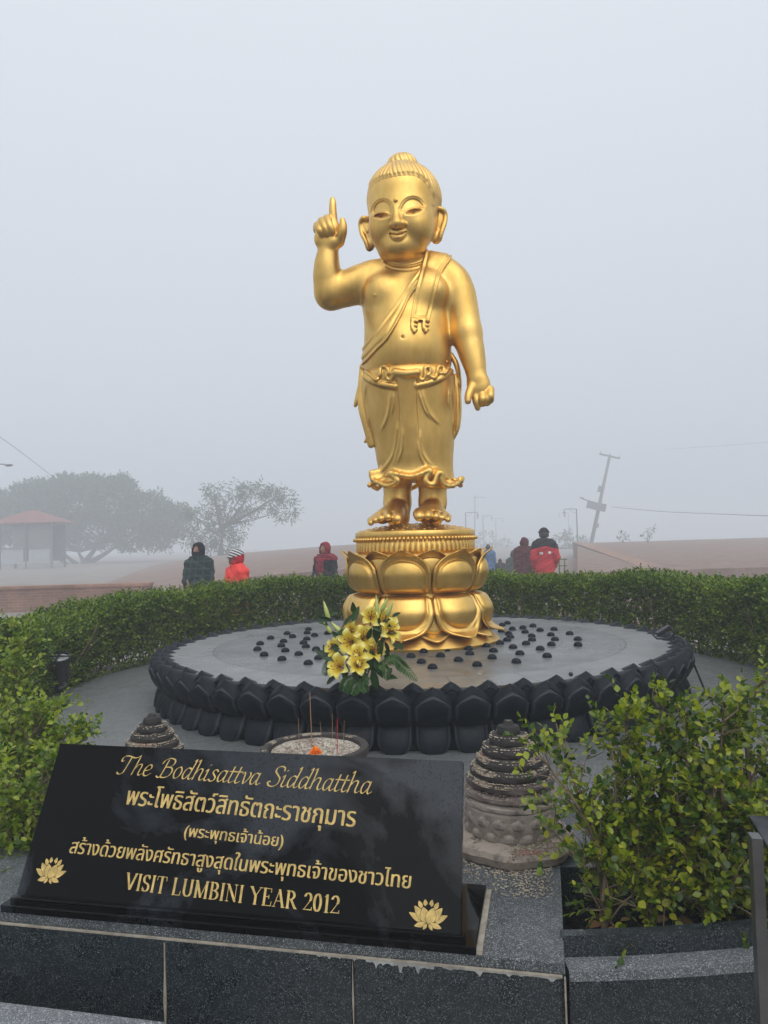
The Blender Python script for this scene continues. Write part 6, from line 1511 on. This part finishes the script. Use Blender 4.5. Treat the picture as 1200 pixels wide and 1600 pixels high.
# ------------------------------------------------------------------ visitors
def m_cloth(name, col, var=.25, plaid=None, rough=.9):
    t = NT(name); co = t.coord(); c = t.ramp(t.noise(14, 4, .6, co), [(.3, tuple(x*(1-var) for x in col)), (.7, tuple(x*(1+var) for x in col))])
    if plaid:
        sp = t.n('ShaderNodeSeparateXYZ'); t.l(co, sp.inputs[0])
        f = None
        for ax in (0, 2):
            g = t.math('LESS_THAN', t.math('ABSOLUTE', t.math('SUBTRACT', t.math('FRACT', t.math('MULTIPLY', sp.outputs[ax], plaid[1])), .5)), .09); f = g if f is None else t.math('MAXIMUM', f, g)
        c = t.mix(t.math('MULTIPLY', f, .8), c, plaid[0])
    t.set(col=c, rough=rough, spec=.2); t.bump(t.noise(30, 4, .6, co), .3, .01); return t.m
def person(label, px, d, ztop, face, arms, wear, height=1.66, build=1.0, h=.013):
    """wear: list of (part name, kind, material); face: heading in radians, 0 = towards the viewer"""
    g = far(px, 870, d); rt = thing('person', label, 'person', (g.x, g.y, 0), YAW+face); s = height/1.70; b = build; zo = ztop-height
    def mk(): return SDF((-.52, -.42, -.02), (.52, .42, 1.90), h)
    T = mk(); T.loft([(.80, 0, .01, .17*b, .125*b), (.95, 0, .01, .165*b, .12*b), (1.08, 0, 0, .145*b, .11*b), (1.25, 0, 0, .17*b, .125*b), (1.38, 0, .01, .175*b, .11), (1.46, 0, .015, .10, .075)], .03)
    T.chain([(-.17*b, .01, 1.385), (0, .015, 1.42), (.17*b, .01, 1.385)], [.06, .075, .06], .04)
    Hd = mk(); Hd.cap((0, .015, 1.40), (0, .0, 1.52), .055, .05, .02); Hd.ell((0, .005, 1.60), (.074, .095, .105), .02); Hd.ell((0, -.025, 1.545), (.055, .065, .06), .03)
    Hd.cap((0, -.085, 1.60), (0, -.112, 1.572), .010, .016, .012); Hd.ell((0, -.083, 1.535), (.026, .012, .010), .008)
    for sx in (-1, 1): Hd.ell((sx*.03, -.092, 1.605), (.018, .014, .010), .01, carve=True); Hd.ell((sx*.03, -.080, 1.604), .012, .004); Hd.ell((sx*.076, .012, 1.585), (.012, .022, .033), .008)
    A, Hn = mk(), mk()
    for sx, (el, wr) in zip((-1, 1), arms):
        A.chain([(sx*.185*b, .01, 1.375), (sx*el[0], el[1], el[2])], [.058*b, .045*b], .02); A.cap((sx*el[0], el[1], el[2]), (sx*wr[0], wr[1], wr[2]), .045*b, .031, .01)
        e, w = np.array((sx*el[0], el[1], el[2])), np.array((sx*wr[0], wr[1], wr[2])); dr_ = (w-e)/np.linalg.norm(w-e); sd_ = np.cross(dr_, (0, 1, .3)); sd_ /= np.linalg.norm(sd_)
        Hn.cap(e+(w-e)*.8, w, .03, .028, .01); Hn.cap(w, w+dr_*.07, .030, .036, .01, sq=(np.cross(dr_, sd_), .55))
        for k, ln_ in enumerate((.062, .072, .068, .052)): q = w+dr_*.075+sd_*(k-1.5)*.019; Hn.chain([q, q+dr_*ln_*.55+np.array((0, -.008, 0)), q+dr_*ln_*.9+np.array((0, -.022, -.004))], [.0125, .011, .009], .004, sub=1)
        Hn.chain([w+dr_*.02+sd_*.03, w+dr_*.05+sd_*.05, w+dr_*.085+sd_*.052], [.014, .012, .010], .006, sub=1)
    Lg = mk()
    for sx, fy in ((-1, -.05), (1, .05)):
        Lg.chain([(sx*.09, .01, .90), (sx*.095, fy*.6-.01, .50), (sx*.095, fy+.03, .09)], [.092*b, .062*b, .042], .03, sub=1); Lg.chain([(sx*.095, fy+.03, .05), (sx*.105, fy-.07, .04), (sx*.11, fy-.14, .03)], [.042, .040, .030], .02, sub=1)
    body = mk()
    for q in (T, Hd, A, Hn, Lg): body.mix((slice(None),)*3, q.f, .012)
    X, Y, Z = body.ax[0][:, None, None], body.ax[1][None, :, None], body.ax[2][None, None, :]
    def put(name, f, mat):
        q = mk(); q.f = np.broadcast_to(f, q.f.shape).astype(np.float32).copy(); V, F = q.nets(1)
        if len(F): link(name, mesh_np(name, (V*s+np.array([0, 0, zo], np.float32)), [F]), mat, rt, False)
    put('body', body.f, M['skin'])
    TA = np.minimum(T.f, A.f); fold = .006*np.sin(Z*34+X*14+4*np.sin(Y*11))+.004*np.sin(Z*71+X*40)
    for name, kind, mat in wear:
        if kind == 'coat': f = np.maximum(np.minimum(TA-.030, np.maximum(T.f-.045, Z-1.0))+fold, np.maximum(.72-Z, -1)); 
        elif kind == 'coat_low': f = np.maximum(np.maximum(TA-.030+fold, .72-Z), Z-(1.36-.25*np.abs(X)))
        elif kind == 'yoke': f = np.maximum(TA-.034+fold, (1.36-.25*np.abs(X))-Z)
        elif kind == 'trousers': f = np.maximum(np.maximum(np.minimum(Lg.f-.020, np.maximum(T.f-.012, Z-.98))+fold*.7, .07-Z), Z-1.0)
        elif kind == 'shoes': f = np.maximum(Lg.f-.012, Z-.085)
        elif kind == 'hair': f = np.maximum(Hd.f-.014, np.maximum(1.53-Z, np.minimum(-(Y+.035), (1.66-Z)*1.0)*1.0)); f = np.where((Y < -.03) & (Z < 1.665), .05, f)
        elif kind == 'hood':
            out = np.maximum(Hd.f-.028, 1.44-Z); face_hole = np.sqrt((X/.066)**2+((Z-1.58)/.098)**2)-1; f = np.maximum(out+fold*.6, np.where(Y < -.02, -face_hole*.06, -1))
        elif kind == 'cap': f = np.maximum(Hd.f-.036, 1.61+.25*(Y+.05)-Z)
        elif kind == 'mask': f = np.maximum(np.maximum(Hd.f-.012, Z-1.578), np.maximum(1.50-Z, Y+.02))
        elif kind == 'scarf': f = np.minimum(np.maximum(np.maximum(np.minimum(T.f, Hd.f)-.045+fold, 1.38-Z), Z-1.50), np.maximum(np.maximum(T.f-.05+fold, np.abs(X+.02)-.10), np.maximum(np.maximum(.95-Z, Z-1.42), Y-.0)))
        elif kind == 'shawl':
            q = mk(); q.loft([(.62, 0, .0, .265*b, .20), (.85, 0, 0, .27*b, .195), (1.10, 0, 0, .265*b, .18), (1.28, 0, .0, .25*b, .165), (1.40, 0, .01, .19*b, .125), (1.47, 0, .01, .10, .085), (1.52, 0, .0, .085, .085)], .02)
            f = np.maximum(np.minimum(q.f, TA-.03)+.014*np.sin(np.arctan2(X, -Y)*11+Z*3)*np.clip((1.45-Z)*2, 0, 1)+fold, .62-Z)
        elif kind == 'bag': q = mk(); q.ell((.0, -.24, 1.10), (.11, .06, .10), .02); f = q.f
        elif kind == 'patch':
            f = np.minimum(np.sqrt((X+.085)**2+(Z-1.22)**2*1.2)-.036, np.maximum(np.abs(X-.085)-.038, np.abs(Z-1.21)-.028)); f = np.maximum(np.maximum(f, TA-.040+fold), -Y+.02)
        elif kind == 'skirt': q = mk(); q.loft([(.12, 0, 0, .22, .18), (.6, 0, 0, .20, .16), (.98, 0, 0, .17*b, .13)], .02); f = q.f+fold
        put(name, f, mat)
    return rt
DOWN = (((.215, .02, 1.12), (.23, -.04, .88)), ((.215, .02, 1.12), (.23, -.04, .88)))
FOLD = (((.23, -.02, 1.12), (.06, -.21, 1.08)), ((.23, -.02, 1.12), (.05, -.20, 1.04)))
POCK = (((.24, .06, 1.12), (.20, -.10, .94)), ((.24, .06, 1.12), (.20, -.10, .94)))
dk = m_cloth('dark_trousers', (.025, .025, .03)); sho = m_cloth('dark_shoes', (.02, .018, .017))
person('person in dark green plaid shawl, black headscarf and face mask behind the hedge', 310, 11.6, far(310, 850, 11.6).z, R(-22), FOLD, [('shawl', 'shawl', m_cloth('plaid_shawl', (.010, .022, .024), .3, ((.035, .06, .055), 9))), ('headscarf', 'hood', m_cloth('black_headscarf', (.010, .010, .014))), ('face_mask', 'mask', m_cloth('black_mask', (.012, .014, .025))), ('skirt', 'skirt', dk), ('shoes', 'shoes', sho)], 1.62, 1.02)
stripe = NT('striped_cap'); sx_ = stripe.n('ShaderNodeSeparateXYZ'); stripe.l(stripe.coord(), sx_.inputs[0]); stripe.set(col=stripe.ramp(stripe.math('FRACT', stripe.math('MULTIPLY', stripe.math('ADD', sx_.outputs[2], stripe.math('MULTIPLY', sx_.outputs[1], .5)), 26)), [(0, (.55, .55, .55)), (.5, (.03, .03, .04))], 'CONSTANT'), rough=.9)
chk = NT('checked_bag'); ck = chk.n('ShaderNodeTexChecker'); ck.inputs['Scale'].default_value = 30; ck.inputs['Color1'].default_value = (.5, .5, .5, 1); ck.inputs['Color2'].default_value = (.02, .02, .03, 1); chk.l(chk.coord(), ck.inputs[0]); chk.set(col=ck.outputs[0], rough=.9)
person('person in coral jacket, red hood and striped cap, holding a checked bag', 369, 9.3, far(369, 861, 9.3).z, R(-58), FOLD, [('jacket', 'coat', m_cloth('coral_jacket', (.72, .06, .05), .15)), ('hood', 'hood', m_cloth('red_hood', (.42, .02, .03), .2)), ('striped_cap', 'cap', stripe.m), ('checked_bag', 'bag', chk.m), ('trousers', 'trousers', dk), ('shoes', 'shoes', sho)], 1.42, 1.22)
person('person with a crimson headscarf and scarf over a dark coat, just left of the pedestal', 508, 13.2, far(505, 849, 13.2).z, R(-38), FOLD, [('coat', 'coat', m_cloth('dark_coat', (.016, .016, .02))), ('headscarf', 'hood', m_cloth('crimson_headscarf', (.20, .014, .028))), ('scarf', 'scarf', m_cloth('crimson_scarf', (.22, .02, .035), .3, ((.06, .01, .012), 12))), ('skirt', 'skirt', dk), ('shoes', 'shoes', sho)], 1.60, .98)
person('person seen from behind in a red jacket with black yoke and white patches, black cap', 851, 16.8, far(849, 827, 16.8).z, R(176), POCK, [('jacket', 'coat_low', m_cloth('red_jacket', (.42, .022, .03), .15)), ('yoke', 'yoke', m_cloth('black_yoke', (.016, .016, .02))), ('patches', 'patch', m_cloth('white_patch', (.6, .6, .6), .05)), ('cap', 'cap', m_cloth('black_cap', (.012, .012, .014))), ('hair', 'hair', M['hair']), ('trousers', 'trousers', dk), ('shoes', 'shoes', sho)], 1.88, .95)
person('person wrapped in a maroon hooded shawl, left of the red jacket', 820, 17.6, far(820, 841, 17.6).z, R(165), FOLD, [('shawl', 'shawl', m_cloth('maroon_shawl', (.085, .022, .024), .3)), ('hood', 'hood', m_cloth('maroon_hood', (.09, .02, .024))), ('skirt', 'skirt', dk), ('shoes', 'shoes', sho)], 1.60, 1.05)
person('person in a grey-green wrap, half hidden left of the maroon shawl', 803, 21, far(803, 861, 21).z, R(150), FOLD, [('shawl', 'shawl', m_cloth('grey_green_wrap', (.06, .08, .07), .3)), ('hood', 'hood', m_cloth('grey_hood', (.06, .07, .065))), ('skirt', 'skirt', dk), ('shoes', 'shoes', sho)], 1.52, 1.0)
person('person in a blue jacket fading in the mist, right of the pedestal', 763, 28, far(763, 851, 28).z, R(170), DOWN, [('jacket', 'coat', m_cloth('blue_jacket', (.05, .12, .25), .2)), ('hair', 'hair', M['hair']), ('trousers', 'trousers', dk), ('shoes', 'shoes', sho)], 1.72, 1.0)
person('small child in dark clothes between the blue jacket and the grey wrap, in the mist', 781, 26, far(781, 873, 26).z, R(190), DOWN, [('coat', 'coat', m_cloth('dark_child_coat', (.03, .03, .04), .2)), ('hair', 'hair', M['hair']), ('trousers', 'trousers', dk), ('shoes', 'shoes', sho)], 1.15, 1.05)
# ------------------------------------------------------------------ haze
hz = MB().box((0, 0, 8.0), (960, 960, 18)).build('haze', None); tag(hz, kind='stuff')
hm = bpy.data.materials.new('morning_mist'); hm.use_nodes = True; ht = hm.node_tree; ht.nodes.clear()
ho = ht.nodes.new('ShaderNodeOutputMaterial'); hv = ht.nodes.new('ShaderNodeVolumePrincipled')
hv.inputs['Color'].default_value = (.835, .88, .935, 1); hv.inputs['Density'].default_value = HAZE_DENSITY; hv.inputs['Anisotropy'].default_value = .0
ht.links.new(hv.outputs[0], ho.inputs['Volume']); hz.data.materials.append(hm)
